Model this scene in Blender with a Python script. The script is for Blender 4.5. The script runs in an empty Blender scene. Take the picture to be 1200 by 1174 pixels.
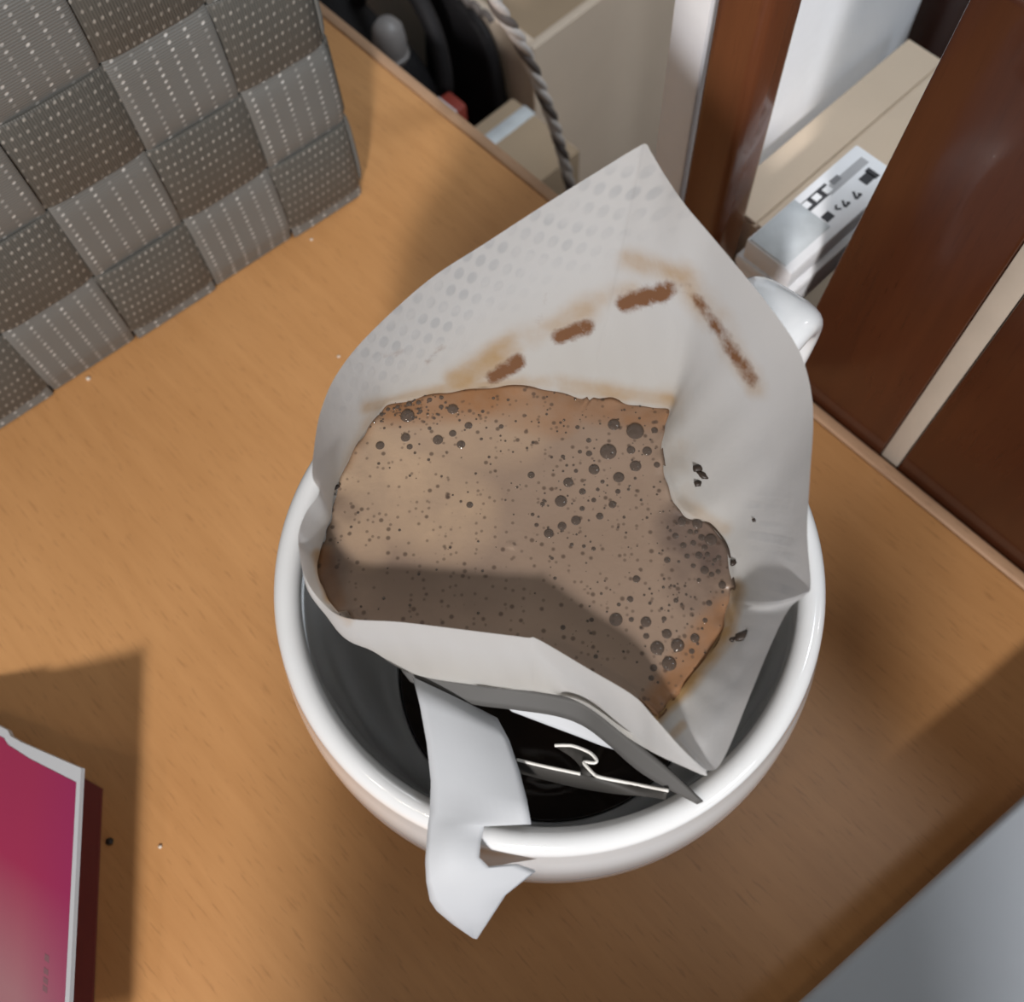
import bpy, bmesh, math, random
import numpy as np
from mathutils import Vector, Matrix

random.seed(7)
SC = bpy.context.scene
COL = SC.collection
S = 0.001                      # everything below is written in millimetres

# ------------------------------------------------------------------ camera
F = 1200.0                     # focal length in pixels of the 1200 x 1174 photograph
CAM_H = 232.0                  # camera height over the table top
CX, CY = 600.0, 587.0
NAD = (652.0, 1095.0)          # where straight down falls in the photograph
_d = np.array([NAD[0] - CX, NAD[1] - CY, F]); _d /= np.linalg.norm(_d)
_Z = -_d
_y = np.array([0, -1.0, 0]); _y = _y - _y.dot(_Z) * _Z; _y /= np.linalg.norm(_y)
_x = np.cross(_y, _Z)
RW = np.stack([_x, _y, _Z])    # camera (right, down, forward) -> world


def P(px, py, z):
    """point of the world at height z seen at a pixel of the photograph"""
    r = RW @ np.array([px - CX, py - CY, F])
    return r * ((z - CAM_H) / r[2]) + np.array([0, 0, CAM_H])


def prj(p):
    q = RW.T @ (np.asarray(p, float) - np.array([0, 0, CAM_H]))
    return CX + F * q[0] / q[2], CY + F * q[1] / q[2]


cam_d = bpy.data.cameras.new('camera')
cam = bpy.data.objects.new('camera', cam_d); COL.objects.link(cam)
cam_d.sensor_fit = 'HORIZONTAL'; cam_d.sensor_width = 36; cam_d.lens = 36 * F / 1200
cam_d.clip_start = 0.01; cam_d.clip_end = 20
right = RW @ np.array([1.0, 0, 0]); up = RW @ np.array([0, -1.0, 0]); back = RW @ np.array([0, 0, -1.0])
m4 = Matrix(((right[0], up[0], back[0], 0), (right[1], up[1], back[1], 0), (right[2], up[2], back[2], CAM_H * S), (0, 0, 0, 1)))
cam.matrix_world = m4
cam_d.dof.use_dof = True; cam_d.dof.focus_distance = 0.165; cam_d.dof.aperture_fstop = 26
SC.camera = cam

# ------------------------------------------------------------------ world, lamps, exposure
SC.view_settings.view_transform = 'Standard'
SC.view_settings.look = 'None'
SC.view_settings.gamma = 1.0
SC.view_settings.use_curve_mapping = False
SC.view_settings.exposure = 0.0
w = bpy.data.worlds.new('world'); SC.world = w; w.use_nodes = True
w.node_tree.nodes['Background'].inputs[0].default_value = (0.90, 0.95, 1.0, 1)
w.node_tree.nodes['Background'].inputs[1].default_value = 0.12


def lamp(name, loc, target, size, power, color):
    l = bpy.data.lights.new(name, 'AREA'); l.shape = 'DISK'; l.size = size * S
    l.energy = power; l.color = color
    o = bpy.data.objects.new(name, l); COL.objects.link(o)
    o.location = Vector(loc) * S
    o.rotation_euler = (Vector(target) - Vector(loc)).to_track_quat('-Z', 'Y').to_euler()
    return o


lamp('room_lamp', (-40, -640, 590), (0, 60, 0), 56, 5.2, (0.98, 0.97, 1.0))
lamp('room_lamp_second_bulb', (-72, -650, 560), (0, 60, 0), 56, 2.8, (1.0, 0.94, 0.86))
for k in range(3):                                   # three bulbs of one ceiling fitting
    lamp('ceiling_lamp_bulb', (-235 + 55 * math.cos(k * 2.1), -130 + 55 * math.sin(k * 2.1), 650), (-40, 90, 0), 30, 0.11, (1.0, 0.86, 0.70))
lamp('daylight_fill', (720, -560, 330), (40, 120, 20), 320, 1.4, (0.84, 0.92, 1.0))  # cool fill standing in for daylight, placed low to brighten the white partition
_l = bpy.data.lights.new('added_fill_spot', 'SPOT'); _l.energy = 10.5; _l.color = (0.84, 0.92, 1.0)  # added fill aimed at the partition and boxes, no such fitting is seen
_l.spot_size = math.radians(34); _l.spot_blend = 1.0; _l.shadow_soft_size = 0.08
_o = bpy.data.objects.new('added_fill_spot', _l); COL.objects.link(_o); _o.location = (0.38, 0.20, 0.65)
_o.rotation_euler = (Vector((0.085, 0.215, 0.0)) - Vector(_o.location)).to_track_quat('-Z', 'Y').to_euler()
lamp('gap_fill', (60, 330, 310), (-20, 270, -40), 90, 0.13, (0.93, 0.96, 1.0))  # added fill over the gap, brightens the cardboard box behind the table

# ------------------------------------------------------------------ helpers


def thing(name, label, cat, loc=(0, 0, 0), group=None):
    o = bpy.data.objects.new(name, None); COL.objects.link(o)
    o.empty_display_size = 0.01
    o.location = Vector(loc) * S
    o['label'] = label; o['category'] = cat
    if group: o['group'] = group
    return o


def tag(o, label, cat, group=None):
    o['label'] = label; o['category'] = cat
    if group: o['group'] = group
    return o


def wloc(o):
    v = Vector((0, 0, 0))
    while o is not None:
        v += o.location; o = o.parent
    return v


def obj(name, verts, faces, mat, parent=None, smooth=True, uv=None, loc=None, attrs=None):
    """one mesh object out of world-space millimetre vertices"""
    base = wloc(parent) if parent else Vector(loc or (0, 0, 0)) * S
    me = bpy.data.meshes.new(name)
    me.from_pydata([(Vector(v) * S - base) for v in verts], [], faces)
    me.validate(); me.update()
    if smooth:
        me.polygons.foreach_set('use_smooth', [True] * len(me.polygons))
    if uv is not None:
        lay = me.uv_layers.new(name='UVMap')
        for lp in me.loops:
            lay.data[lp.index].uv = uv[lp.vertex_index]
    for k, vals in (attrs or {}).items():
        a = me.attributes.new(k, 'FLOAT', 'POINT'); a.data.foreach_set('value', [float(x) for x in vals])
    o = bpy.data.objects.new(name, me); COL.objects.link(o)
    if mat is not None: me.materials.append(mat)
    if parent is not None: o.parent = parent
    else: o.location = base
    return o


def from_bm(name, bm, mat, parent=None, smooth=True, loc=None):
    bm.normal_update()
    vs = [tuple(v.co) for v in bm.verts]; bm.verts.index_update()
    fs = [[v.index for v in f.verts] for f in bm.faces]; bm.free()
    return obj(name, vs, fs, mat, parent, smooth, loc=loc)


def prism(poly, z0, z1, bevel=0.0, seg=2):
    """upright prism over a plan polygon; returns a bmesh"""
    bm = bmesh.new()
    a = [bm.verts.new((p[0], p[1], z0)) for p in poly]
    b = [bm.verts.new((p[0], p[1], z1)) for p in poly]
    n = len(poly)
    bm.faces.new(b); bm.faces.new(a[::-1])
    for i in range(n):
        bm.faces.new((a[i], a[(i + 1) % n], b[(i + 1) % n], b[i]))
    bmesh.ops.recalc_face_normals(bm, faces=bm.faces)
    if bevel > 0:
        bmesh.ops.bevel(bm, geom=list(bm.edges), offset=bevel, segments=seg, profile=0.5, affect='EDGES')
    return bm


def autosmooth(o, ang=40):
    me = o.data
    for p in me.polygons: p.use_smooth = True
    me.set_sharp_from_angle(angle=math.radians(ang))
    return o


def lathe(profile, c=(0, 0), n=96):
    vs = []; fs = []
    m = len(profile)
    for i in range(n):
        a = 2 * math.pi * i / n
        for r, z in profile: vs.append((c[0] + r * math.cos(a), c[1] + r * math.sin(a), z))
    for i in range(n):
        for j in range(m - 1):
            fs.append((i * m + j, ((i + 1) % n) * m + j, ((i + 1) % n) * m + j + 1, i * m + j + 1))
    return vs, fs


def catmull(pts, n, closed=False):
    pts = np.asarray(pts, float); m = len(pts)
    out = []
    segs = m if closed else m - 1
    for k in range(n + (0 if closed else 1)):
        t = k / n * segs; i = min(int(t), segs - 1); f = t - i
        if closed: p0, p1, p2, p3 = pts[(i - 1) % m], pts[i], pts[(i + 1) % m], pts[(i + 2) % m]
        else: p0, p1, p2, p3 = pts[max(i - 1, 0)], pts[i], pts[min(i + 1, m - 1)], pts[min(i + 2, m - 1)]
        out.append(0.5 * ((2 * p1) + (-p0 + p2) * f + (2 * p0 - 5 * p1 + 4 * p2 - p3) * f * f + (-p0 + 3 * p1 - 3 * p2 + p3) * f ** 3))
    return np.array(out)


def tube(path, radii, n=10, flat=1.0):
    path = [Vector(p) for p in path]; vs = []; fs = []
    if isinstance(radii, (int, float)): radii = [radii] * len(path)
    nrm = None
    for i, p in enumerate(path):
        t = (path[min(i + 1, len(path) - 1)] - path[max(i - 1, 0)]).normalized()
        if nrm is None: nrm = t.orthogonal().normalized()
        nrm = (nrm - t * nrm.dot(t)).normalized(); b = t.cross(nrm)
        for k in range(n):
            a = 2 * math.pi * k / n
            vs.append(tuple(p + (nrm * math.cos(a) + b * math.sin(a) * flat) * radii[i]))
    for i in range(len(path) - 1):
        for k in range(n):
            fs.append((i * n + k, i * n + (k + 1) % n, (i + 1) * n + (k + 1) % n, (i + 1) * n + k))
    fs.append(list(range(n))[::-1]); fs.append([(len(path) - 1) * n + k for k in range(n)])
    return vs, fs


# ------------------------------------------------------------------ materials
def nmat(name):
    m = bpy.data.materials.new(name); m.use_nodes = True
    nt = m.node_tree; b = nt.nodes['Principled BSDF']
    return m, nt, b


def N(nt, t, **kw):
    n = nt.nodes.new(t)
    for k, v in kw.items():
        if k == 'ins':
            for kk, vv in v.items(): n.inputs[kk].default_value = vv
        else: setattr(n, k, v)
    return n


def simple(name, col, rough=0.5, spec=0.5, noise=0.06, nscale=300, bump=0.0, bscale=900, metal=0.0, coat=0.0):
    m, nt, b = nmat(name)
    tc = N(nt, 'ShaderNodeTexCoord')
    nz = N(nt, 'ShaderNodeTexNoise', ins={'Scale': nscale, 'Detail': 4})
    nt.links.new(tc.outputs['Object'], nz.inputs['Vector'])
    mx = N(nt, 'ShaderNodeMix', data_type='RGBA')
    mx.inputs[6].default_value = [max(0, c * (1 - noise)) for c in col[:3]] + [1]
    mx.inputs[7].default_value = [min(1, c * (1 + noise)) for c in col[:3]] + [1]
    nt.links.new(nz.outputs[0], mx.inputs[0]); nt.links.new(mx.outputs[2], b.inputs['Base Color'])
    b.inputs['Roughness'].default_value = rough; b.inputs['Specular IOR Level'].default_value = spec
    b.inputs['Metallic'].default_value = metal; b.inputs['Coat Weight'].default_value = coat
    if bump > 0:
        n2 = N(nt, 'ShaderNodeTexNoise', ins={'Scale': bscale, 'Detail': 3})
        nt.links.new(tc.outputs['Object'], n2.inputs['Vector'])
        bp = N(nt, 'ShaderNodeBump', ins={'Strength': bump, 'Distance': 0.0004})
        nt.links.new(n2.outputs[0], bp.inputs['Height']); nt.links.new(bp.outputs[0], b.inputs['Normal'])
    return m


def wood(name, dark, light, angle, rough=0.4, sc=1.0, bump=0.12, coat=0.0, pores=0.5, vertical=False):
    """grain runs along the local direction at 'angle' in plan (or along z)"""
    m, nt, b = nmat(name)
    tc = N(nt, 'ShaderNodeTexCoord')
    mp = N(nt, 'ShaderNodeMapping', vector_type='TEXTURE'); mp.inputs['Rotation'].default_value = (0, 0, angle)
    nt.links.new(tc.outputs['Object'], mp.inputs['Vector'])
    st = N(nt, 'ShaderNodeMapping'); st.inputs['Scale'].default_value = (30 * sc, 330 * sc, 330 * sc) if not vertical else (330 * sc, 330 * sc, 22 * sc)
    nt.links.new(mp.outputs[0], st.inputs['Vector'])
    n1 = N(nt, 'ShaderNodeTexNoise', ins={'Scale': 1.0, 'Detail': 6, 'Roughness': 0.6, 'Distortion': 0.3})
    nt.links.new(st.outputs[0], n1.inputs['Vector'])
    n3 = N(nt, 'ShaderNodeTexNoise', ins={'Scale': 14 * sc, 'Detail': 2})
    nt.links.new(tc.outputs['Object'], n3.inputs['Vector'])
    cr = N(nt, 'ShaderNodeValToRGB')
    cr.color_ramp.elements[0].position = 0.25; cr.color_ramp.elements[0].color = (*dark, 1)
    cr.color_ramp.elements[1].position = 0.72; cr.color_ramp.elements[1].color = (*light, 1)
    ad = N(nt, 'ShaderNodeMath', operation='MULTIPLY_ADD'); ad.inputs[1].default_value = 0.45
    ml = N(nt, 'ShaderNodeMath', operation='MULTIPLY'); ml.inputs[1].default_value = 0.55
    nt.links.new(n3.outputs[0], ml.inputs[0]); nt.links.new(n1.outputs[0], ad.inputs[0]); nt.links.new(ml.outputs[0], ad.inputs[2])
    nt.links.new(ad.outputs[0], cr.inputs[0])
    # short pores
    sp = N(nt, 'ShaderNodeMapping'); sp.inputs['Scale'].default_value = (170 * sc, 1500 * sc, 1500 * sc) if not vertical else (1500 * sc, 1500 * sc, 120 * sc)
    nt.links.new(mp.outputs[0], sp.inputs['Vector'])
    n2 = N(nt, 'ShaderNodeTexNoise', ins={'Scale': 1.0, 'Detail': 2})
    nt.links.new(sp.outputs[0], n2.inputs['Vector'])
    r2 = N(nt, 'ShaderNodeMapRange', ins={1: 0.60, 2: 0.72, 3: 0.0, 4: pores})
    nt.links.new(n2.outputs[0], r2.inputs[0])
    mx = N(nt, 'ShaderNodeMix', data_type='RGBA'); mx.inputs[7].default_value = (dark[0] * .55, dark[1] * .5, dark[2] * .5, 1)
    nt.links.new(r2.outputs[0], mx.inputs[0]); nt.links.new(cr.outputs[0], mx.inputs[6])
    nt.links.new(mx.outputs[2], b.inputs['Base Color'])
    b.inputs['Roughness'].default_value = rough; b.inputs['Coat Weight'].default_value = coat
    bp = N(nt, 'ShaderNodeBump', ins={'Strength': bump, 'Distance': 0.0003})
    nt.links.new(n1.outputs[0], bp.inputs['Height']); nt.links.new(bp.outputs[0], b.inputs['Normal'])
    return m


E1 = np.array([0.6985, -0.7156]); NN = np.array([0.7156, 0.6985])   # along / across the table's far edge
ANG = math.atan2(E1[1], E1[0])


def en(e, n): return (E1[0] * e + NN[0] * n, E1[1] * e + NN[1] * n)


def rect(e0, e1, n0, n1): return [en(e0, n0), en(e1, n0), en(e1, n1), en(e0, n1)]


M_table = wood('oiled_wood', (0.49, 0.232, 0.080), (0.655, 0.338, 0.134), ANG, 0.42, pores=0.35)
M_edge = wood('worn_edge_wood', (0.38, 0.22, 0.12), (0.50, 0.31, 0.19), ANG, 0.5)
M_dark = wood('dark_red_wood', (0.040, 0.012, 0.006), (0.074, 0.021, 0.008), 0, 0.22, vertical=True, coat=0.3, pores=0.2, bump=0.03)
M_post = wood('brown_post_wood', (0.105, 0.034, 0.014), (0.165, 0.054, 0.022), 0, 0.25, vertical=True, coat=0.4, pores=0.2, bump=0.03)
M_ceramic = simple('white_ceramic', (0.79, 0.80, 0.80), 0.10, 0.5, noise=0.01, coat=0.4)
M_card = simple('white_card', (0.54, 0.555, 0.575), 0.62, 0.4, noise=0.02, bump=0.05)
M_greycard = simple('grey_card', (0.085, 0.082, 0.078), 0.6, 0.3)
M_blackcard = simple('charcoal_card', (0.045, 0.042, 0.038), 0.6, 0.3)
M_cutedge = simple('card_cut_edge', (0.85, 0.83, 0.78), 0.7, 0.3)
M_board = simple('brown_cardboard', (0.46, 0.35, 0.24), 0.75, 0.2, noise=0.08, nscale=60, bump=0.1)
M_board2 = simple('brown_cardboard_light', (0.60, 0.48, 0.36), 0.75, 0.2, noise=0.08, nscale=40, bump=0.1)
M_white = simple('white_paintwork', (0.84, 0.85, 0.87), 0.5, 0.4, noise=0.03)
M_greywhite = simple('greyish_white_plastic', (0.42, 0.45, 0.48), 0.38, 0.5, noise=0.03, nscale=120, bump=0.04, bscale=500)
M_strip = simple('pale_strip', (0.44, 0.37, 0.30), 0.5, 0.4, noise=0.10, nscale=120)
M_black = simple('black_cloth', (0.012, 0.011, 0.012), 0.7, 0.3, bump=0.3)
M_knob = simple('grey_plastic', (0.33, 0.31, 0.30), 0.4)
M_red = simple('red_print', (0.30, 0.05, 0.035), 0.4)
M_cord = simple('grey_braid', (0.60, 0.56, 0.53), 0.7, 0.3, noise=0.3, nscale=700)
M_cord2 = simple('dark_braid', (0.14, 0.12, 0.11), 0.7, 0.3)
M_ink = simple('black_ink', (0.03, 0.03, 0.035), 0.6)
M_greyink = simple('grey_ink', (0.42, 0.42, 0.43), 0.6)
M_floor = wood('floor_wood', (0.10, 0.05, 0.03), (0.16, 0.085, 0.05), ANG, 0.5)
M_liner = simple('dark_liner', (0.035, 0.03, 0.027), 0.8)
M_coffee = simple('black_coffee', (0.012, 0.006, 0.004), 0.03, 0.5)
M_ground = simple('coffee_ground', (0.028, 0.017, 0.011), 0.5)
M_crumb = simple('pale_crumb', (0.75, 0.66, 0.55), 0.7)
M_maroon = simple('maroon_print', (0.20, 0.040, 0.035), 0.45)
M_film = simple('greyish_film', (0.62, 0.66, 0.68), 0.45, 0.6, noise=0.25, nscale=160, bump=0.5, bscale=160)


def paper_material():
    m, nt, b = nmat('filter_paper')
    tc = N(nt, 'ShaderNodeTexCoord')
    at = N(nt, 'ShaderNodeAttribute', attribute_name='stain')
    wt = N(nt, 'ShaderNodeAttribute', attribute_name='halo')
    em = N(nt, 'ShaderNodeAttribute', attribute_name='emboss')
    fw = N(nt, 'ShaderNodeAttribute', attribute_name='wet')
    n1 = N(nt, 'ShaderNodeTexNoise', ins={'Scale': 520, 'Detail': 5, 'Roughness': 0.65})
    nt.links.new(tc.outputs['Object'], n1.inputs['Vector'])
    n2 = N(nt, 'ShaderNodeTexNoise', ins={'Scale': 170, 'Detail': 4})
    nt.links.new(tc.outputs['Object'], n2.inputs['Vector'])
    # stain = smooth mask broken up by noise
    def mask(a, noise, lo, hi, k):
        s = N(nt, 'ShaderNodeMath', operation='MULTIPLY_ADD'); s.inputs[1].default_value = k
        nt.links.new(noise.outputs[0], s.inputs[0]); nt.links.new(a.outputs['Fac'], s.inputs[2])
        r = N(nt, 'ShaderNodeMapRange', ins={1: lo, 2: hi, 3: 0.0, 4: 1.0}); nt.links.new(s.outputs[0], r.inputs[0])
        mm = N(nt, 'ShaderNodeMath', operation='MULTIPLY'); mn = N(nt, 'ShaderNodeMath', operation='MINIMUM'); mn.inputs[1].default_value = 1
        m3 = N(nt, 'ShaderNodeMath', operation='MULTIPLY'); m3.inputs[1].default_value = 2.2
        nt.links.new(a.outputs['Fac'], m3.inputs[0]); nt.links.new(m3.outputs[0], mn.inputs[0])
        nt.links.new(r.outputs[0], mm.inputs[0]); nt.links.new(mn.outputs[0], mm.inputs[1])
        return mm
    s1 = mask(at, n1, 0.95, 1.55, 1.5)
    s2 = mask(wt, n2, 0.62, 1.45, 1.1)
    base = N(nt, 'ShaderNodeMix', data_type='RGBA'); base.inputs[6].default_value = (0.71, 0.71, 0.705, 1); base.inputs[7].default_value = (0.66, 0.64, 0.60, 1)
    nt.links.new(fw.outputs['Fac'], base.inputs[0])
    a1 = N(nt, 'ShaderNodeMix', data_type='RGBA'); a1.inputs[7].default_value = (0.52, 0.33, 0.15, 1)
    nt.links.new(s2.outputs[0], a1.inputs[0]); nt.links.new(base.outputs[2], a1.inputs[6])
    a2 = N(nt, 'ShaderNodeMix', data_type='RGBA'); a2.inputs[7].default_value = (0.25, 0.120, 0.060, 1)
    nt.links.new(s1.outputs[0], a2.inputs[0]); nt.links.new(a1.outputs[2], a2.inputs[6])
    # embossed dots in staggered rows (pattern in the sheet's own millimetre coordinates)
    uvn = N(nt, 'ShaderNodeUVMap', uv_map='UVMap')
    def dots(off):
        vm = N(nt, 'ShaderNodeVectorMath', operation='ADD'); vm.inputs[1].default_value = (off[0], off[1], 0)
        nt.links.new(uvn.outputs[0], vm.inputs[0])
        fr = N(nt, 'ShaderNodeVectorMath', operation='FRACTION'); nt.links.new(vm.outputs[0], fr.inputs[0])
        sb = N(nt, 'ShaderNodeVectorMath', operation='SUBTRACT'); sb.inputs[1].default_value = (0.5, 0.5, 0); nt.links.new(fr.outputs[0], sb.inputs[0])
        mu = N(nt, 'ShaderNodeVectorMath', operation='MULTIPLY'); mu.inputs[1].default_value = (1, 1, 0); nt.links.new(sb.outputs[0], mu.inputs[0])
        ln = N(nt, 'ShaderNodeVectorMath', operation='LENGTH'); nt.links.new(mu.outputs[0], ln.inputs[0])
        r = N(nt, 'ShaderNodeMapRange', interpolation_type='SMOOTHSTEP', ins={1: 0.30, 2: 0.16, 3: 0.0, 4: 1.0}); nt.links.new(ln.outputs['Value'], r.inputs[0])
        return r
    d1, d2 = dots((0, 0)), dots((0.5, 0.5))
    dm = N(nt, 'ShaderNodeMath', operation='MAXIMUM'); nt.links.new(d1.outputs[0], dm.inputs[0]); nt.links.new(d2.outputs[0], dm.inputs[1])
    de = N(nt, 'ShaderNodeMath', operation='MULTIPLY'); nt.links.new(dm.outputs[0], de.inputs[0]); nt.links.new(em.outputs['Fac'], de.inputs[1])
    dk = N(nt, 'ShaderNodeMath', operation='MULTIPLY'); dk.inputs[1].default_value = 0.5; dn = N(nt, 'ShaderNodeMapRange', ins={1: 0.4, 2: 0.62, 3: 0.15, 4: 1.0}); nt.links.new(n2.outputs[0], dn.inputs[0]); dx = N(nt, 'ShaderNodeMath', operation='MULTIPLY'); nt.links.new(de.outputs[0], dx.inputs[0]); nt.links.new(dn.outputs[0], dx.inputs[1]); nt.links.new(dx.outputs[0], dk.inputs[0])
    a3 = N(nt, 'ShaderNodeMix', data_type='RGBA'); a3.inputs[7].default_value = (0.47, 0.49, 0.51, 1)
    nt.links.new(dk.outputs[0], a3.inputs[0]); nt.links.new(a2.outputs[2], a3.inputs[6])
    nt.links.new(a3.outputs[2], b.inputs['Base Color'])
    b.inputs['Roughness'].default_value = 0.75; b.inputs['Specular IOR Level'].default_value = 0.25
    hh = N(nt, 'ShaderNodeMath', operation='MULTIPLY_ADD'); hh.inputs[1].default_value = -0.45
    nt.links.new(de.outputs[0], hh.inputs[0]); nt.links.new(n1.outputs[0], hh.inputs[2])
    bp = N(nt, 'ShaderNodeBump', ins={'Strength': 0.30, 'Distance': 0.0003})
    nt.links.new(hh.outputs[0], bp.inputs['Height']); nt.links.new(bp.outputs[0], b.inputs['Normal'])
    tr = N(nt, 'ShaderNodeBsdfTranslucent'); nt.links.new(a3.outputs[2], tr.inputs[0])
    ms = N(nt, 'ShaderNodeMixShader'); ms.inputs[0].default_value = 0.52
    out = nt.nodes['Material Output']
    nt.links.new(b.outputs[0], ms.inputs[1]); nt.links.new(tr.outputs[0], ms.inputs[2]); nt.links.new(ms.outputs[0], out.inputs[0])
    return m


def foam_material():
    m, nt, b = nmat('coffee_foam')
    tc = N(nt, 'ShaderNodeTexCoord')
    li = N(nt, 'ShaderNodeAttribute', attribute_name='light')
    ed = N(nt, 'ShaderNodeAttribute', attribute_name='edge')
    dk = N(nt, 'ShaderNodeAttribute', attribute_name='dark')
    n1 = N(nt, 'ShaderNodeTexNoise', ins={'Scale': 120, 'Detail': 5, 'Roughness': 0.6})
    nt.links.new(tc.outputs['Object'], n1.inputs['Vector'])
    def mixc(fac, a, col):
        x = N(nt, 'ShaderNodeMix', data_type='RGBA'); x.inputs[7].default_value = (*col, 1)
        nt.links.new(fac, x.inputs[0])
        if isinstance(a, tuple): x.inputs[6].default_value = (*a, 1)
        else: nt.links.new(a, x.inputs[6])
        return x.outputs[2]
    def mul(a, bb):
        x = N(nt, 'ShaderNodeMath', operation='MULTIPLY'); x.use_clamp = True
        nt.links.new(a, x.inputs[0])
        if isinstance(bb, float): x.inputs[1].default_value = bb
        else: nt.links.new(bb, x.inputs[1])
        return x.outputs[0]
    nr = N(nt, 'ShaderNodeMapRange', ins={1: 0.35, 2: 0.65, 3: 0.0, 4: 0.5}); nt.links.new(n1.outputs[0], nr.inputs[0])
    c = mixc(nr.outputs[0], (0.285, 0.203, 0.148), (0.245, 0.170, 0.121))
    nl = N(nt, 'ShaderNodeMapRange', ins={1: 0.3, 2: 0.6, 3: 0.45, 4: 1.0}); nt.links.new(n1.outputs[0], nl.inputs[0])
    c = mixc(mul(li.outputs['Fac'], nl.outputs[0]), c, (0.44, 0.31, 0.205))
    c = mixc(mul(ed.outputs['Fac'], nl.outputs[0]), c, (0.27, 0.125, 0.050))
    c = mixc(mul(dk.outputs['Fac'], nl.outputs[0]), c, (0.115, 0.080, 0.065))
    # tiny pits
    def specks(scale, thr, prob):
        v = N(nt, 'ShaderNodeTexVoronoi', ins={'Scale': scale}); nt.links.new(tc.outputs['Object'], v.inputs['Vector'])
        r = N(nt, 'ShaderNodeMapRange', ins={1: thr, 2: thr * 0.55, 3: 0.0, 4: 1.0}); nt.links.new(v.outputs['Distance'], r.inputs[0])
        s = N(nt, 'ShaderNodeSeparateColor'); nt.links.new(v.outputs['Color'], s.inputs[0])
        g = N(nt, 'ShaderNodeMath', operation='LESS_THAN'); g.inputs[1].default_value = prob; nt.links.new(s.outputs[0], g.inputs[0])
        return mul(r.outputs[0], g.outputs[0])
    for sc_, th, pr, k in ((700, .30, .30, .75), (1100, .34, .30, .55), (380, .16, .35, .8)):
        c = mixc(mul(specks(sc_, th, pr), k), c, (0.075, 0.048, 0.034))
    nt.links.new(c, b.inputs['Base Color'])
    b.inputs['Roughness'].default_value = 0.38; b.inputs['Specular IOR Level'].default_value = 0.4
    n2 = N(nt, 'ShaderNodeTexNoise', ins={'Scale': 1400, 'Detail': 2}); nt.links.new(tc.outputs['Object'], n2.inputs['Vector'])
    bp = N(nt, 'ShaderNodeBump', ins={'Strength': 0.18, 'Distance': 0.0002})
    nt.links.new(n2.outputs[0], bp.inputs['Height']); nt.links.new(bp.outputs[0], b.inputs['Normal'])
    return m


def strap_material(name, base, dot, pitch_u, rows, stagger, dot_strength):
    m, nt, b = nmat(name)
    uvn = N(nt, 'ShaderNodeUVMap', uv_map='UVMap')
    sx = N(nt, 'ShaderNodeSeparateXYZ'); nt.links.new(uvn.outputs[0], sx.inputs[0])
    def math_(op, a, bb=None):
        x = N(nt, 'ShaderNodeMath', operation=op)
        for i, s in enumerate((a, bb)):
            if s is None: continue
            if isinstance(s, (int, float)): x.inputs[i].default_value = s
            else: nt.links.new(s, x.inputs[i])
        return x.outputs[0]
    vv = math_('MULTIPLY', sx.outputs[1], rows / 25.0)
    row = math_('FLOOR', vv)
    uu = math_('ADD', math_('DIVIDE', sx.outputs[0], pitch_u), math_('MULTIPLY', row, stagger))
    fu = math_('SUBTRACT', math_('FRACT', uu), 0.5); fv = math_('SUBTRACT', math_('FRACT', vv), 0.5)
    dv = math_('MULTIPLY', fv, 25.0 / rows); du = math_('MULTIPLY', fu, pitch_u)
    sl = math_('ADD', dv, math_('MULTIPLY', du, 0.35))
    d = math_('SQRT', math_('ADD', math_('POWER', math_('MULTIPLY', du, 1.25), 2), math_('POWER', sl, 2)))
    # random strength per stitch
    cmb = N(nt, 'ShaderNodeCombineXYZ'); nt.links.new(math_('FLOOR', uu), cmb.inputs[0]); nt.links.new(row, cmb.inputs[1])
    wn = N(nt, 'ShaderNodeTexWhiteNoise'); nt.links.new(cmb.outputs[0], wn.inputs['Vector'])
    r = N(nt, 'ShaderNodeMapRange', interpolation_type='SMOOTHSTEP', ins={1: 0.62, 2: 0.22, 3: 0.0, 4: dot_strength}); nt.links.new(d, r.inputs[0])
    wr = N(nt, 'ShaderNodeMapRange', ins={1: 0.1, 2: 0.9, 3: 0.25, 4: 1.0}); nt.links.new(wn.outputs[0], wr.inputs[0])
    fac = math_('MULTIPLY', r.outputs[0], wr.outputs[0])
    # ribs across the strap
    rb = math_('SINE', math_('MULTIPLY', sx.outputs[0], 10.0))
    rbr = N(nt, 'ShaderNodeMapRange', ins={1: -1, 2: 1, 3: 0.90, 4: 1.08}); nt.links.new(rb, rbr.inputs[0])
    mc = N(nt, 'ShaderNodeVectorMath', operation='SCALE'); mc.inputs[0].default_value = base; nt.links.new(rbr.outputs[0], mc.inputs['Scale'])
    mx = N(nt, 'ShaderNodeMix', data_type='RGBA'); mx.inputs[7].default_value = (*dot, 1)
    nt.links.new(fac, mx.inputs[0]); nt.links.new(mc.outputs[0], mx.inputs[6])
    nt.links.new(mx.outputs[2], b.inputs['Base Color'])
    b.inputs['Roughness'].default_value = 0.5; b.inputs['Specular IOR Level'].default_value = 0.5
    hh = math_('ADD', math_('MULTIPLY', rb, 0.3), fac)
    bp = N(nt, 'ShaderNodeBump', ins={'Strength': 0.3, 'Distance': 0.0003})
    nt.links.new(hh, bp.inputs['Height']); nt.links.new(bp.outputs[0], b.inputs['Normal'])
    return m


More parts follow.
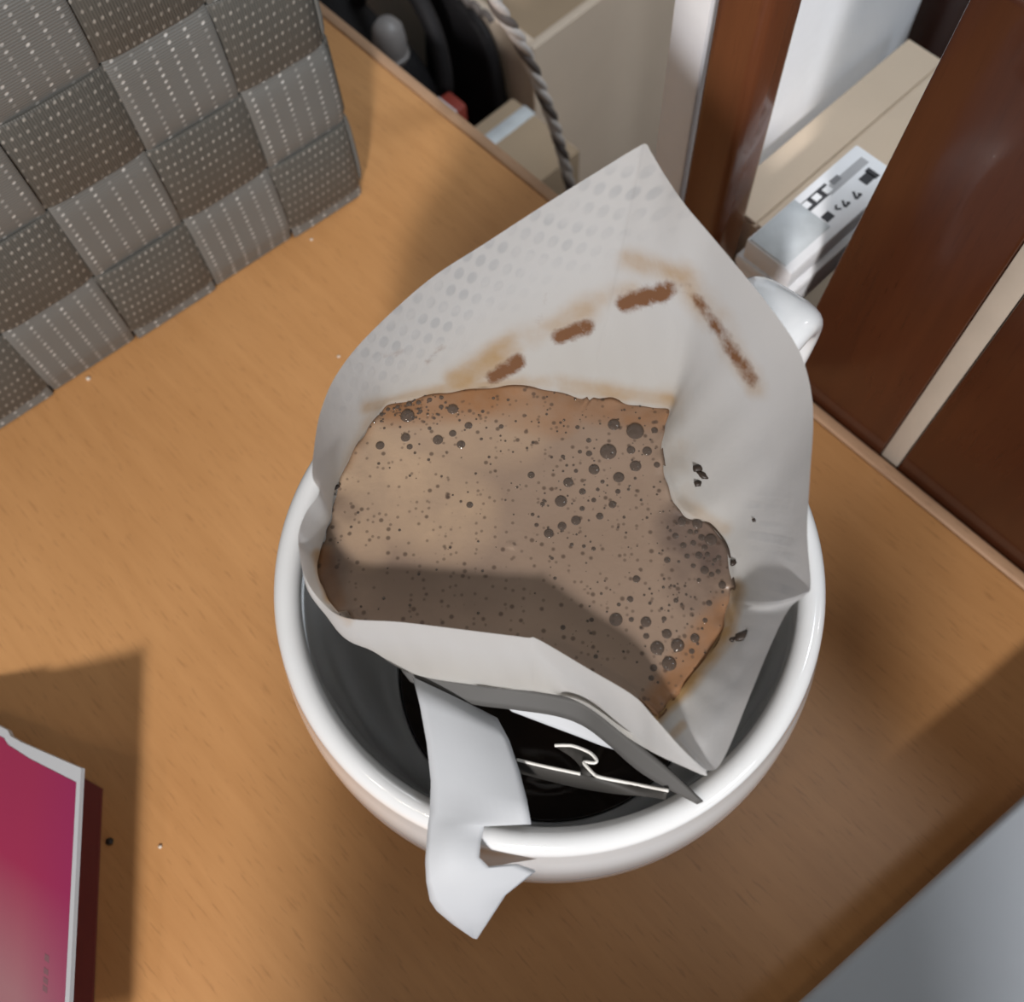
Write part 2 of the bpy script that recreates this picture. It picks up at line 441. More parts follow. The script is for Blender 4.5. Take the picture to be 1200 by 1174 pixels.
def bubble_material():
    m, nt, b = nmat('bubble_film')
    b.inputs['Base Color'].default_value = (0.075, 0.055, 0.043, 1)
    b.inputs['Roughness'].default_value = 0.05; b.inputs['Specular IOR Level'].default_value = 0.55
    lw = N(nt, 'ShaderNodeLayerWeight', ins={0: 0.35})
    rg = N(nt, 'ShaderNodeMapRange', ins={1: 0.25, 2: 0.85, 3: 0.0, 4: 1.0}); nt.links.new(lw.outputs['Facing'], rg.inputs[0])
    mx = N(nt, 'ShaderNodeMix', data_type='RGBA'); mx.inputs[6].default_value = (0.095, 0.072, 0.058, 1); mx.inputs[7].default_value = (0.055, 0.033, 0.022, 1)
    nt.links.new(rg.outputs[0], mx.inputs[0]); nt.links.new(mx.outputs[2], b.inputs['Base Color'])
    tr = N(nt, 'ShaderNodeBsdfTransparent'); ms = N(nt, 'ShaderNodeMixShader'); ms.inputs[0].default_value = 0.28
    nt.links.new(b.outputs[0], ms.inputs[1]); nt.links.new(tr.outputs[0], ms.inputs[2])
    nt.links.new(ms.outputs[0], nt.nodes['Material Output'].inputs[0])
    return m


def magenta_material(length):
    """sheet colour: magenta running to greyish pink along its own v coordinate"""
    m, nt, b = nmat('magenta_sheet')
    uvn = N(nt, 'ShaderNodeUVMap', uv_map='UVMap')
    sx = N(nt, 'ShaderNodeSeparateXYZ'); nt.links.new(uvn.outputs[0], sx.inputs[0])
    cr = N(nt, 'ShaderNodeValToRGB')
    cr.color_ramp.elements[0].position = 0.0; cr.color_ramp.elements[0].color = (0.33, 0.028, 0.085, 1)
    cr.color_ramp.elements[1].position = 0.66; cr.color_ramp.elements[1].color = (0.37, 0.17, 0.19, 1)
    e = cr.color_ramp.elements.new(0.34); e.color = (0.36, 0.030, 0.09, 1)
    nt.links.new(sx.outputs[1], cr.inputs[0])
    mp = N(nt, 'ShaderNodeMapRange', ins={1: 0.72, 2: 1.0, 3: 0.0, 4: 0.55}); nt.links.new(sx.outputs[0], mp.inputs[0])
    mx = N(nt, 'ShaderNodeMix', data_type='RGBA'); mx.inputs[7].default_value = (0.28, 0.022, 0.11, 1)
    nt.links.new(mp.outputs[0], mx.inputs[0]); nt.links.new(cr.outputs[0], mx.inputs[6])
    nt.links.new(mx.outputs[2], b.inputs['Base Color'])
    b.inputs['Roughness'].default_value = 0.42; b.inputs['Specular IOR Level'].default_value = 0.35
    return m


M_paper = paper_material()
M_foam = foam_material()
M_bubble = bubble_material()
M_weft = strap_material('strap_along', (0.088, 0.085, 0.075), (0.50, 0.47, 0.42), 1.75, 9, 0.33, 0.62)
M_warp = strap_material('strap_upright', (0.152, 0.153, 0.144), (0.66, 0.65, 0.62), 1.7, 6, 0.5, 0.85)  # paler than the lengthwise straps: sheen by strap direction put into the colour

# ------------------------------------------------------------------ structure
FLOOR_Z = -300
EDGE_N = 134.0
bm = prism(rect(-650, 650, -500, 650), FLOOR_Z - 10, FLOOR_Z)
o = from_bm('floor', bm, M_floor, smooth=False); o['kind'] = 'structure'; o['label'] = 'dark wooden floor below the table'
bm = prism(rect(-650, 650, 640, 650), FLOOR_Z, 420)
o = from_bm('wall_back', bm, simple('wall_paint', (0.62, 0.60, 0.56), 0.8, noise=0.03, nscale=30, bump=0.05), smooth=False); o['kind'] = 'structure'; o['label'] = 'plain wall beyond the boxes'

# ------------------------------------------------------------------ table
tbl = thing('wooden_table', 'low orange-brown wooden table carrying the mug and the woven basket', 'table', (0, -60, FLOOR_Z))
bm = prism(rect(-420, 420, -430, EDGE_N - 3.0), -24, 0, 1.2, 2)
o = from_bm('table_top', bm, M_table, tbl); autosmooth(o, 30)
bm = prism(rect(-420, 420, EDGE_N - 3.0, EDGE_N + 0.6), -24, -0.1, 0.9, 3)
o = from_bm('edge_banding', bm, M_edge, tbl); autosmooth(o, 30); o['label'] = 'pale worn edge banding'
for e in (-395, 395):
    for n in (-405, 95):
        bm = prism(rect(e - 20, e + 20, n - 20, n + 20), FLOOR_Z, -24.1, 3, 2)
        o = from_bm('leg', bm, M_table, tbl); autosmooth(o, 30)

# ------------------------------------------------------------------ woven basket
BC = np.array([-53.3, 193.5])                 # near right corner on the table
BU = np.array([0.7685, 0.6398])               # along the visible face towards the corner
BV = np.array([-0.6398, 0.7685])              # away from the viewer
PITCH = 25.4; ROWS = 5; Z0 = 4.0; RP = 24.8
NCX, NCY = 8, 8
LX, LY = NCX * PITCH, NCY * PITCH
bcen = BC - BU * LX / 2 + BV * LY / 2
bas = thing('woven_basket', 'square basket woven from grey-brown stitched straps, standing at the table edge', 'basket', (bcen[0], bcen[1], 0))
CR_ = 4.0
# perimeter as (arc length, point, outward normal) starting at the near right corner going left along the visible face
def perimeter():
    """corners: A near-right(BC) B near-left C far-left D far-right, rounded"""
    A = BC; B = BC - BU * LX; C = B + BV * LY; D = BC + BV * LY
    cs = [A, B, C, D]; dirs = [-BU, BV, BU, -BV]; outs = [-BV, -BU, BV, BU]
    L = [LX, LY, LX, LY]
    return cs, dirs, outs, L
CS, DIRS, OUTS, LS = perimeter()
PER = sum(LS)


def per_point(s):
    s = s % PER
    for k in range(4):
        if s <= LS[k]: break
        s -= LS[k]
    p = CS[k] + DIRS[k] * s; o_ = OUTS[k].copy()
    # rounded corners: pull in
    for dist, other in ((s, OUTS[(k - 1) % 4]), (LS[k] - s, OUTS[(k + 1) % 4])):
        if dist < CR_:
            q = CR_ - dist
            ang = (q / CR_) * (math.pi / 4)
            c0 = CS[k] + DIRS[k] * (s + (q if dist == s else -q)) - OUTS[k] * CR_
            nrm = OUTS[k] * math.cos(ang) + other * math.sin(ang)
            p = c0 + nrm * CR_; o_ = nrm
            if dist == s: pass
            break
    return p, o_


NCOLS = 2 * (NCX + NCY)
AMP = 1.0
TH = 0.9
def weave(col, row): return (col + row) % 2      # 0: the lengthwise strap lies outside
# lengthwise straps, one loop per row
per_n = 10
for r in range(ROWS):
    vs = []; uvs = []; fs = []
    steps = NCOLS * per_n
    for i in range(steps):
        s = (i / per_n) * PITCH
        ph = s / PITCH
        c = int(math.floor(ph)) % NCOLS
        off = AMP * math.tanh(2.6 * math.sin(math.pi * ((ph + r) % 2))) / math.tanh(2.6)
        p, nr = per_point(s)
        for k, zz in enumerate((0.35, 0.9, RP - 0.9, RP - 0.35)):
            inset = -0.35 if k in (0, 3) else 0.0
            q = p + nr * (off + inset)
            vs.append((q[0], q[1], Z0 + r * RP + zz)); uvs.append((s, zz))
        for k, zz in enumerate((RP - 0.35, 0.35)):
            q = p + nr * (off - TH)
            vs.append((q[0], q[1], Z0 + r * RP + zz)); uvs.append((s, zz))
    for i in range(steps):
        j = (i + 1) % steps
        for k in range(6):
            fs.append((i * 6 + k, i * 6 + (k + 1) % 6, j * 6 + (k + 1) % 6, j * 6 + k))
    o = obj('lengthwise_strap', vs, fs, M_weft, bas, uv=uvs); autosmooth(o, 50)
# upright straps
for c in range(NCOLS):
    vs = []; uvs = []; fs = []
    zs = []
    nz_ = (ROWS) * 10
    s0 = c * PITCH + 0.3; s1 = (c + 1) * PITCH - 0.3
    cols = [s0, s0 + 0.6, s0 + 3, (s0 + s1) / 2, s1 - 3, s1 - 0.6, s1]
    for i in range(nz_ + 1):
        zz = Z0 * 0 + 0.4 + (Z0 + ROWS * RP - 0.4) * i / nz_
        ph = (zz - Z0) / RP
        off = -AMP * math.tanh(2.6 * math.sin(math.pi * ((ph + c) % 2))) / math.tanh(2.6)
        if zz < Z0: off = min(off, 0) - 0.2
        for k, s in enumerate(cols):
            p, nr = per_point(s)
            q = p + nr * (off - (0.35 if k in (0, 6) else 0)); vs.append((q[0], q[1], zz)); uvs.append((zz, s - s0))
        for s in (s1, s0):
            p, nr = per_point(s); q = p + nr * (off - TH); vs.append((q[0], q[1], zz)); uvs.append((zz, s - s0))
    w_ = len(cols) + 2
    for i in range(nz_):
        for k in range(w_):
            fs.append((i * w_ + k, i * w_ + (k + 1) % w_, (i + 1) * w_ + (k + 1) % w_, (i + 1) * w_ + k))
    fs.append(list(range(w_))[::-1]); fs.append([nz_ * w_ + k for k in range(w_)])
    o = obj('upright_strap', vs, fs, M_warp, bas, uv=uvs); autosmooth(o, 50)
inn = []
for e, n_ in ((0, 0), (1, 0), (1, 1), (0, 1)):
    inn.append(BC - BU * (3.2 + e * (LX - 6.4)) + BV * (3.2 + n_ * (LY - 6.4)))
bm = bmesh.new()
# open-topped inner box
a = [bm.verts.new((p[0], p[1], 0.2)) for p in inn]; b_ = [bm.verts.new((p[0], p[1], Z0 + ROWS * RP - 2)) for p in inn]
cc = sum(inn) / 4
ib = [bm.verts.new((*(p + (cc - p) * 0.02), Z0 + ROWS * RP - 2)) for p in inn]; ia = [bm.verts.new((*(p + (cc - p) * 0.02), 2.5)) for p in inn]
bm.faces.new(a[::-1]); bm.faces.new(ia)
for i in range(4):
    j = (i + 1) % 4
    bm.faces.new((a[i], a[j], b_[j], b_[i])); bm.faces.new((b_[i], b_[j], ib[j], ib[i])); bm.faces.new((ib[i], ib[j], ia[j], ia[i]))
bmesh.ops.recalc_face_normals(bm, faces=bm.faces)
o = from_bm('inner_lining', bm, M_liner, bas, smooth=False); o['label'] = 'dark inner lining'

# ------------------------------------------------------------------ mug
MC = (-1.5, 51.8)
mug = thing('white_mug', 'round white ceramic mug standing on the table under the paper filter', 'mug', (MC[0], MC[1], 0))
outer = [(0, 1.0), (20, 1.0), (22.5, 0.2), (25.5, 0.0), (27, 1.0), (28.2, 4), (32, 12), (37.4, 24), (41.6, 38), (43.9, 52), (44.4, 63), (43.8, 73), (42.6, 80)]
rim = [(40.05 + 2.05 * math.cos(a), 83.0 + 2.2 * math.sin(a)) for a in np.linspace(0, math.pi, 12)]
inner = [(37.9, 80.5), (37.9, 74), (37.7, 64), (37.0, 52), (35.4, 38), (32.6, 25), (27.0, 13), (18, 7.5), (9, 5.4), (0, 5.2)]
prof = catmull(np.array(outer[4:]), 40)
pr = outer[:4] + [tuple(p) for p in prof] + rim + [tuple(p) for p in catmull(np.array(inner), 40)]
vs, fs = lathe(pr, MC, 144)
o = obj('mug_body', vs, fs, M_ceramic, mug)
bmm = bmesh.new(); bmm.from_mesh(o.data); bmesh.ops.remove_doubles(bmm, verts=bmm.verts, dist=1e-6); bmesh.ops.recalc_face_normals(bmm, faces=bmm.faces); bmm.to_mesh(o.data); bmm.free()
for p in o.data.polygons: p.use_smooth = True
HA = math.radians(52)
hd = np.array([math.cos(HA), math.sin(HA)]); hp = np.array([-hd[1], hd[0]])
path = catmull([(41.0, 72.5), (49, 75), (58.5, 75.3), (66.5, 73.8), (70.2, 68.8), (69.2, 60), (65, 50), (57, 40), (48, 33.5), (40.0, 30)], 50)
vs = []; fs = []
NS = 24
for i, (r, z) in enumerate(path):
    t = path[min(i + 1, len(path) - 1)] - path[max(i - 1, 0)]; t = t / np.linalg.norm(t)
    nn_ = np.array([-t[1], t[0]])
    flare = 1.0 + 0.25 * (max(0, 1 - i / 8) + max(0, 1 - (len(path) - 1 - i) / 8))
    for k in range(NS):
        a = 2 * math.pi * k / NS
        ca, sa = math.cos(a), math.sin(a)
        wx = 8.2 * flare * math.copysign(abs(ca) ** 0.62, ca); ty = 3.6 * flare * math.copysign(abs(sa) ** 0.8, sa)
        rr = r + nn_[0] * ty; zz = z + nn_[1] * ty
        q = np.array(MC) + hd * rr + hp * wx
        vs.append((q[0], q[1], zz))
for i in range(len(path) - 1):
    for k in range(NS):
        fs.append((i * NS + k, i * NS + (k + 1) % NS, (i + 1) * NS + (k + 1) % NS, (i + 1) * NS + k))
fs.append(list(range(NS))); fs.append([(len(path) - 1) * NS + k for k in range(NS)][::-1])
o = obj('handle', vs, fs, M_ceramic, mug)

# coffee already dripped into the mug
LV = 22.0
vs, fs = lathe([(0.01, LV), (12, LV), (24, LV), (30.9, LV), (31.4, LV + 0.4), (30.4, LV - 1), (24, LV - 8), (0.01, LV - 9)], MC, 96)
o = obj('black_coffee', vs, fs, M_coffee, None, loc=(MC[0], MC[1], LV - 9))
tag(o, 'pool of black dripped coffee at the bottom of the white mug', 'coffee')

NQ = 56                        # rows of the sheet between mouth and coffee
# ------------------------------------------------------------------ drip bag: paper pouch hung in the mug
ZS = 91.0
RING = [  # mouth px, mouth z, contact px
    (350, 640, 92.5, 372, 664), (351, 620, 93, 376, 645), (360, 598, 94, 381, 625), (374, 577, 95.5, 388, 604), (366, 556, 97, 392, 575),
    (370, 510, 98, 408, 541), (378, 475, 99, 422, 514), (395, 438, 100, 440, 490), (430, 394, 102, 457, 472), (500, 330, 106, 500, 463),
    (570, 284, 109, 540, 457), (641, 238, 113, 590, 452), (705, 198, 117, 640, 455), (746, 173, 120, 680, 464), (757, 169, 120.8, 690, 466), (764, 180, 120, 698, 466),
    (779, 205, 118, 720, 468), (803, 240, 116, 750, 474), (836, 279, 113, 783, 478), (872, 322, 111, 781, 498),
    (907, 366, 109, 775, 525), (935, 408, 107, 779, 552), (949, 450, 105, 786, 580), (953, 495, 103, 802, 602),
    (949, 560, 101, 830, 614), (946, 625, 99, 850, 640), (950, 684, 97.2, 858, 682), (944, 697, 96.8, 857, 695), (925, 713, 96, 852, 722), (905, 752, 94.5, 840, 752),
    (880, 812, 92.5, 814, 788), (856, 872, 90.5, 790, 815), (842, 898, 89.8, 778, 832), (832, 903, 89.4, 772, 838), (823, 899, 89.5, 768, 842),
    (798, 876, 90, 762, 848), (766, 840, 91, 752, 856), (742, 815, 91.6, 735, 856), (690, 784, 92.2, 684, 822), (632, 750, 93, 632, 811), (616, 747, 93, 616, 809),
    (560, 740, 92.6, 560, 803), (470, 729, 92.3, 480, 788), (405, 724, 92.2, 420, 748), (376, 704, 92.2, 394, 716), (357, 675, 92.4, 378, 690)]
OUTM = {35: (799, 897, 86), 36: (770, 884, 84), 37: (743, 864, 82.5), 38: (684, 820, 82), 34: (821, 901, 87), 43: (412, 752, 84), 44: (383, 722, 86), 45: (362, 690, 89)}
A_ = np.array([P(a, b, z + (6.5 if 32 <= i <= 44 else 8.5 if i in (31, 45, 0) else 10.5)) for i, (a, b, z, _, _) in enumerate(RING)]); B_ = np.array([P(c, d, ZS) for _, _, _, c, d in RING])
M_ = A_ * 0.5 + B_ * 0.5
for i in range(len(RING)):
    if i in OUTM: M_[i] = P(OUTM[i][0], OUTM[i][1], OUTM[i][2] + 8)
    else:
        sag = 4.6 if 17 <= i <= 27 else (2.6 if 5 <= i <= 16 else 0.6)
        M_[i][2] -= sag
NR = 460
A = catmull(A_, NR, True); B = catmull(B_, NR, True); Mm = catmull(M_, NR, True)
# below the coffee the two sheets run together into a straight bottom seam
c0 = np.array([MC[0] - 2, MC[1] - 2])
sd = np.array([0.93, -0.36])
def seam(B, k, z, w_):
    out = []
    for p in B:
        v = p[:2] - c0; a = v @ sd; n2_ = v - a * sd
        near = max(0.0, -float(n2_[1])) / 34.0        # the near panel bellies out
        q = c0 + sd * a * w_ + n2_ * (k + (1 - k) * min(1, near * 1.3) * (0.5 if k > .5 else 0.2))
        out.append((q[0], q[1], z))
    return np.array(out)
def pout(ring, amt):
    out = ring.copy()
    return out
C = seam(B, 0.62, 80, 0.70); D = seam(B, 0.40, 64, 0.54); Eb = seam(B, 0.22, 48, 0.48); Fs = seam(B, 0.03, 36, 0.44)
rows_ = []
for t in np.linspace(0, 1, NQ):            # mouth -> middle -> contact as a smooth quadratic
    rows_.append(A * (1 - t) * (1 - 2 * t) + Mm * 4 * t * (1 - t) + B * t * (2 * t - 1))
low = [B, C, D, Eb, Fs]
for k in range(4):
    for t in np.linspace(0, 1, 5)[1:]:
        p0 = low[max(k - 1, 0)]; p1 = low[k]; p2 = low[k + 1]; p3 = low[min(k + 2, 4)]
        rows_.append(0.5 * ((2 * p1) + (-p0 + p2) * t + (2 * p0 - 5 * p1 + 4 * p2 - p3) * t * t + (-p0 + 3 * p1 - 3 * p2 + p3) * t ** 3))
rows_ = np.array(rows_)
# crinkle of the wet sheet + keep inside the cup wall
RIMTOP = 86.6
rng = np.random.RandomState(3)
for j in range(rows_.shape[0]):
    for i in range(NR):
        p = rows_[j, i]
        wv = min(1, j / (NQ * 0.26))
        x, y_ = p[0], p[1]
        p[2] += wv * (0.28 * math.sin(x * 0.55 + y_ * 0.3) + 0.2 * math.sin(y_ * 0.8 - x * 0.35 + 1) + 0.12 * math.sin(x * 1.7 + y_ * 1.1)) * (1 if j < NQ - 1 else 0)
        d = np.array([p[0] - MC[0], p[1] - MC[1]]); r = np.linalg.norm(d)
        if p[2] < RIMTOP:
            zi = [q[1] for q in inner][::-1]; ri = [q[0] for q in inner][::-1]
            lim = np.interp(p[2], zi, ri) - 0.9
            if r > lim:
                d *= lim / r; p[0] = MC[0] + d[0]; p[1] = MC[1] + d[1]
nj = rows_.shape[0]
verts = rows_.reshape(-1, 3)
faces = []
for j in range(nj - 1):
    for i in range(NR):
        i2 = (i + 1) % NR
        faces.append((j * NR + i, j * NR + i2, (j + 1) * NR + i2, (j + 1) * NR + i))


def seg_d(p, a, b):
    a = np.array(a, float); b = np.array(b, float); ab = b - a
    t = np.clip(((p - a) @ ab) / (ab @ ab + 1e-9), 0, 1)
    return np.linalg.norm(p - (a + t[:, None] * ab), axis=1)


# where each vertex falls in the photograph: only used once, here, to lay out the stains on the sheet
px = np.array([prj(v) for v in verts])
def soft(d, w_): return np.clip(1.25 - d / w_, 0, 1)
st = np.zeros(len(verts))
for a, b, w_, k in (((579, 441), (608, 424), 11, 1.0), ((655, 395), (688, 383), 11, 1.0), ((733, 355), (782, 341), 13, 1.0),
                    ((818, 352), (850, 398), 10, .62), ((850, 398), (881, 445), 11, .72), ((800, 330), (815, 348), 12, .3),
                    ((440, 420), (470, 412), 9, .25), ((500, 425), (520, 405), 6, .30), ((630, 385), (640, 345), 6, .2)):
    st = np.maximum(st, k * soft(seg_d(px, a, b), w_))
ha = np.zeros(len(verts))
for a, b, w_, k in (((535, 447), (600, 405), 22, .62), ((600, 405), (690, 360), 22, .42), ((735, 302), (800, 322), 20, .46), ((800, 322), (838, 375), 26, .42),
                    ((690, 355), (740, 340), 18, .35), ((840, 380), (885, 455), 24, .36), ((430, 478), (520, 455), 14, .45), ((520, 455), (660, 448), 14, .45), ((660, 452), (785, 470), 16, .5),
                    ((790, 470), (795, 580), 26, .30), ((800, 590), (850, 620), 16, .35), ((862, 690), (850, 740), 16, .75), ((850, 740), (800, 805), 18, .85),
                    ((800, 805), (765, 842), 14, .95), ((373, 650), (386, 700), 10, .8), ((386, 700), (410, 726), 10, .5), ((400, 560), (440, 478), 12, .35),
                    ((790, 860), (800, 850), 9, .6)):
    ha = np.maximum(ha, k * soft(seg_d(px, a, b), w_))
wet = np.clip(1.3 - np.abs(np.repeat(np.arange(nj), NR) - NQ + 1) / (NQ * .52), 0, 1) * 0.8
em = np.zeros(len(verts))
for a, b, w_, k in (((440, 410), (640, 270), 62, 1.0), ((640, 270), (760, 225), 66, 1.0), ((900, 600), (910, 680), 34, .9), ((405, 470), (440, 415), 20, .6)):
    em = np.maximum(em, k * np.clip(1.6 * (1 - seg_d(px, a, b) / w_), 0, 1))
jj = np.repeat(np.arange(nj), NR)
for q in (st, ha): q[jj > NQ] = np.maximum(q[jj > NQ] * 0, 0.35 * (q is ha))
front = np.array([(35 / len(RING) * NR) < (k % NR) for k in range(len(verts))])
st[front] = 0; ha[front & (px[:, 0] > 420)] *= 0.1
# sheet coordinates in dot pitches
uv = [((v[0] * 0.74 + v[1] * 0.52) / 2.9, (-v[0] * 0.52 + v[1] * 0.74 + 0.55 * v[2]) / 2.9) for v in verts]
bagl = MC
bag = thing('drip_coffee_bag', 'opened white paper drip coffee bag clipped over the mug rim by card hooks', 'coffee filter', (MC[0], MC[1], 34))
o = obj('filter_paper', [tuple(v) for v in verts], faces, M_paper, bag, uv=uv, attrs={'stain': st, 'halo': ha, 'emboss': em, 'wet': wet})
o['label'] = 'coffee-stained white filter paper'


def clampcup(p, z=84.5, lim=37.3):
    d = np.array([p[0] - MC[0], p[1] - MC[1]]); r = np.linalg.norm(d)
    if p[2] < z and r < 41 and r > lim:
        d *= lim / r; return np.array([MC[0] + d[0], MC[1] + d[1], p[2]])
    return p


# white hook arm over the near rim
Lf = [(484, 794, 90), (492, 826, 90), (500, 870, 89.6), (505, 915, 88.9), (504, 950, 88.2), (502, 968, 87.9), (501, 985, 87.6), (499, 1008, 87.0), (500, 1032, 85.6), (504, 1054, 83.6), (512, 1066, 82.6), (530, 1081, 80.8), (555, 1098, 78.8)]
Rt = [(582, 842, 86), (596, 868, 86), (608, 903, 86), (617, 938, 86), (622, 966, 86.2), (567, 967, 87.0), (563, 985, 87.4), (561, 1004, 87.0), (573, 1016, 85.8), (606, 1012.5, 84.4), (627, 1020, 83.4), (592, 1047, 81.7), (558, 1099, 78.7)]
nt_ = 12
va = []; fa = []
for (a, b) in zip(Lf, Rt):
    pa = P(*a); pb = P(*b)
    for k in range(nt_ + 1):
        t = k / nt_
        p = pa * (1 - t) + pb * t
        p = clampcup(p)
        p[2] += 1.0 * math.sin(math.pi * t) * (0.6 if a[1] < 960 else 0.9)
        va.append(tuple(p))
for i in range(len(Lf) - 1):
    for k in range(nt_):
        fa.append((i * (nt_ + 1) + k, (i + 1) * (nt_ + 1) + k, (i + 1) * (nt_ + 1) + k + 1, i * (nt_ + 1) + k + 1))
o = obj('hook_arm', va, fa, M_card, bag); o['label'] = 'white card hook arm bent over the near rim'
sm = o.modifiers.new('thickness', 'SOLIDIFY'); sm.thickness = 0.45 * S; sm.offset = 0.0


def ribbon(name, top, bot, mat, parent, n=40, thick=0.4, label=None):
    T = catmull([P(*p) for p in top], n); Bt = catmull([P(*p) for p in bot], n)
    vs = []; fs = []
    for i in range(n + 1):
        for k in range(5): vs.append(tuple(T[i] * (1 - k / 4) + Bt[i] * k / 4))
    for i in range(n):
        for k in range(4): fs.append((i * 5 + k, i * 5 + k + 1, (i + 1) * 5 + k + 1, (i + 1) * 5 + k))
    o = obj(name, vs, fs, mat, parent)
    sm = o.modifiers.new('thickness', 'SOLIDIFY'); sm.thickness = thick * S; sm.offset = 0.0
    if label: o['label'] = label
    return o


top = [(470, 784, 89.5), (500, 789, 89.5), (560, 799, 89.5), (604, 804, 89.5), (652, 813, 89.5), (686, 823, 89.5), (720, 850, 89.3), (777, 895, 88.6), (824, 939, 87.4)]
bot = [(481, 798, 88.6), (512, 813, 88), (556, 825, 87.6), (602, 831, 87.4), (650, 838, 87.2), (682, 849, 87), (710, 869, 87), (753, 906, 86.8), (817, 942, 87.1)]
ribbon('card_frame', top, bot, M_greycard, bag, label='grey card frame across the front of the pouch')

ribbon('paper_gusset', [(588, 822, 86.6), (640, 830, 86), (680, 842, 85.8), (712, 864, 85.8), (742, 884, 86.2)], [(600, 833, 85.4), (640, 848.5, 84.6), (675, 861.5, 84.4), (705, 873, 84.6), (735, 882, 85.6)], M_card, bag, thick=0.3)

# charcoal tab with a cut-out hook, its white cut edge showing
edge1 = [(606, 890.5, 83.0), (642, 899, 83.8), (680, 907, 84.6)]
edge2 = [(650, 873.7, 84.0), (662, 873.5, 84.1), (673, 874.6, 84.2), (691, 882, 84.6), (699, 890.5, 84.9), (696, 894, 84.9), (684, 893, 84.7), (689, 900, 85.0), (697, 908, 85.2), (706, 911.5, 85.4), (745, 919, 84.5), (783, 926.5, 87.5)]
vs = []; fs = []
n = 24
T = catmull([P(*p) for p in edge1] + [P(*p) for p in [(700, 911.5, 85.2), (745, 919, 84.5), (783, 926.5, 87.5)]], n)
Bb = catmull([P(*p) for p in [(609, 905, 79.5), (660, 918, 80.4), (700, 926, 81.0), (745, 932, 84.5), (780, 936, 86.0)]], n)
for i in range(n + 1): vs += [tuple(T[i]), tuple((T[i] + Bb[i]) / 2), tuple(Bb[i])]
for i in range(n): fs += [(i * 3, i * 3 + 1, i * 3 + 4, i * 3 + 3), (i * 3 + 1, i * 3 + 2, i * 3 + 5, i * 3 + 4)]
k0 = len(vs)
hookp = [P(*p) for p in edge2[:9]]
lowp = [P(*p) for p in [(660, 880, 83.4), (666, 884, 83.6), (671, 888, 83.7), (676, 893, 83.9), (680, 898, 84.2), (681, 902, 84.4), (681, 905, 84.6), (684, 908, 84.8), (690, 910, 85.0)]]
for a, b in zip(hookp, lowp): vs += [tuple(a), tuple(b)]
for i in range(8): fs.append((k0 + 2 * i, k0 + 2 * i + 1, k0 + 2 * i + 3, k0 + 2 * i + 2))
tab = obj('hanger_tab', vs, fs, M_blackcard, bag)
tab['label'] = 'charcoal card tab with a cut-out hook'
sm = tab.modifiers.new('thickness', 'SOLIDIFY'); sm.thickness = 0.35 * S; sm.offset = 0.0
for e in (edge1, edge2):
    pts = catmull([P(p[0], p[1] - 0.3, p[2] + 0.15) for p in e], 48)
    v2, f2 = tube(pts, 0.24, 6)
    obj('cut_edge', v2, f2, M_cutedge, tab)['label'] = 'white cut edge of the card'

# ------------------------------------------------------------------ coffee slurry with foam in the pouch
cen = P(600, 640, ZS)
K = 46
Bf = catmull(B_, NR, True)
vs = []; rr = []
for j in range(K):
    t = 1 - (j / K)
    ring = cen + (Bf - cen) * t * (1.012 if j == 0 else 1.0)
    for i in range(NR):
        p = ring[i].copy()
        if 33.5 < i / NR * len(RING) < 44: p[:2] = cen[:2] + (p[:2] - cen[:2]) * 0.94
        d = np.array([p[0] - MC[0], p[1] - MC[1]]); r = np.linalg.norm(d)
        if r > 36.9: p[:2] = np.array(MC) + d * 36.9 / r
        p[2] = ZS + 0.25 * (1 - math.exp(-(1 - t) * 12)) + 0.05 * math.sin(p[0] * 0.22 + 1) * math.sin(p[1] * 0.19) - 0.12 + (0.30 * math.sin(i * 0.21) * math.sin(i * 0.083 + 1) + 0.16 * math.sin(i * 0.55 + 2)) * max(0.0, 1 - (1 - t) * 14)
        vs.append(p); rr.append(t)
vs.append(cen + np.array([0, 0, 0.4])); rr.append(0)
fs = []
for j in range(K - 1):
    for i in range(NR):
        fs.append((j * NR + i, j * NR + (i + 1) % NR, (j + 1) * NR + (i + 1) % NR, (j + 1) * NR + i))
for i in range(NR): fs.append(((K - 1) * NR + i, (K - 1) * NR + (i + 1) % NR, K * NR))
# underside so that the slurry is a body
base_i = len(vs)
for i in range(NR):
    p = cen + (Bf[i] - cen) * 0.60; vs.append(np.array([p[0], p[1], ZS - 8])); rr.append(1)
for i in range(NR): fs.append((i, base_i + i, base_i + (i + 1) % NR, (i + 1) % NR))
fs.append([base_i + i for i in range(NR)][::-1])
fpx = np.array([prj(v) for v in vs])
rr = np.array(rr)
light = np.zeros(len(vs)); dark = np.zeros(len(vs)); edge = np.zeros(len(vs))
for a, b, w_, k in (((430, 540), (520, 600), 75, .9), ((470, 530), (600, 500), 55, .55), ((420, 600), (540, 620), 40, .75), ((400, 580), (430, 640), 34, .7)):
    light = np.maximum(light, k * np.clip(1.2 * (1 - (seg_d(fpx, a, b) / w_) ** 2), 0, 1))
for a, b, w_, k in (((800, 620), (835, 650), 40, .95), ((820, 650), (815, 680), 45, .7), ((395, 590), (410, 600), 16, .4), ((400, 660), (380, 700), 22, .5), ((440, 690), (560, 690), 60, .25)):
    dark = np.maximum(dark, k * np.clip(1.2 * (1 - (seg_d(fpx, a, b) / w_) ** 2), 0, 1))
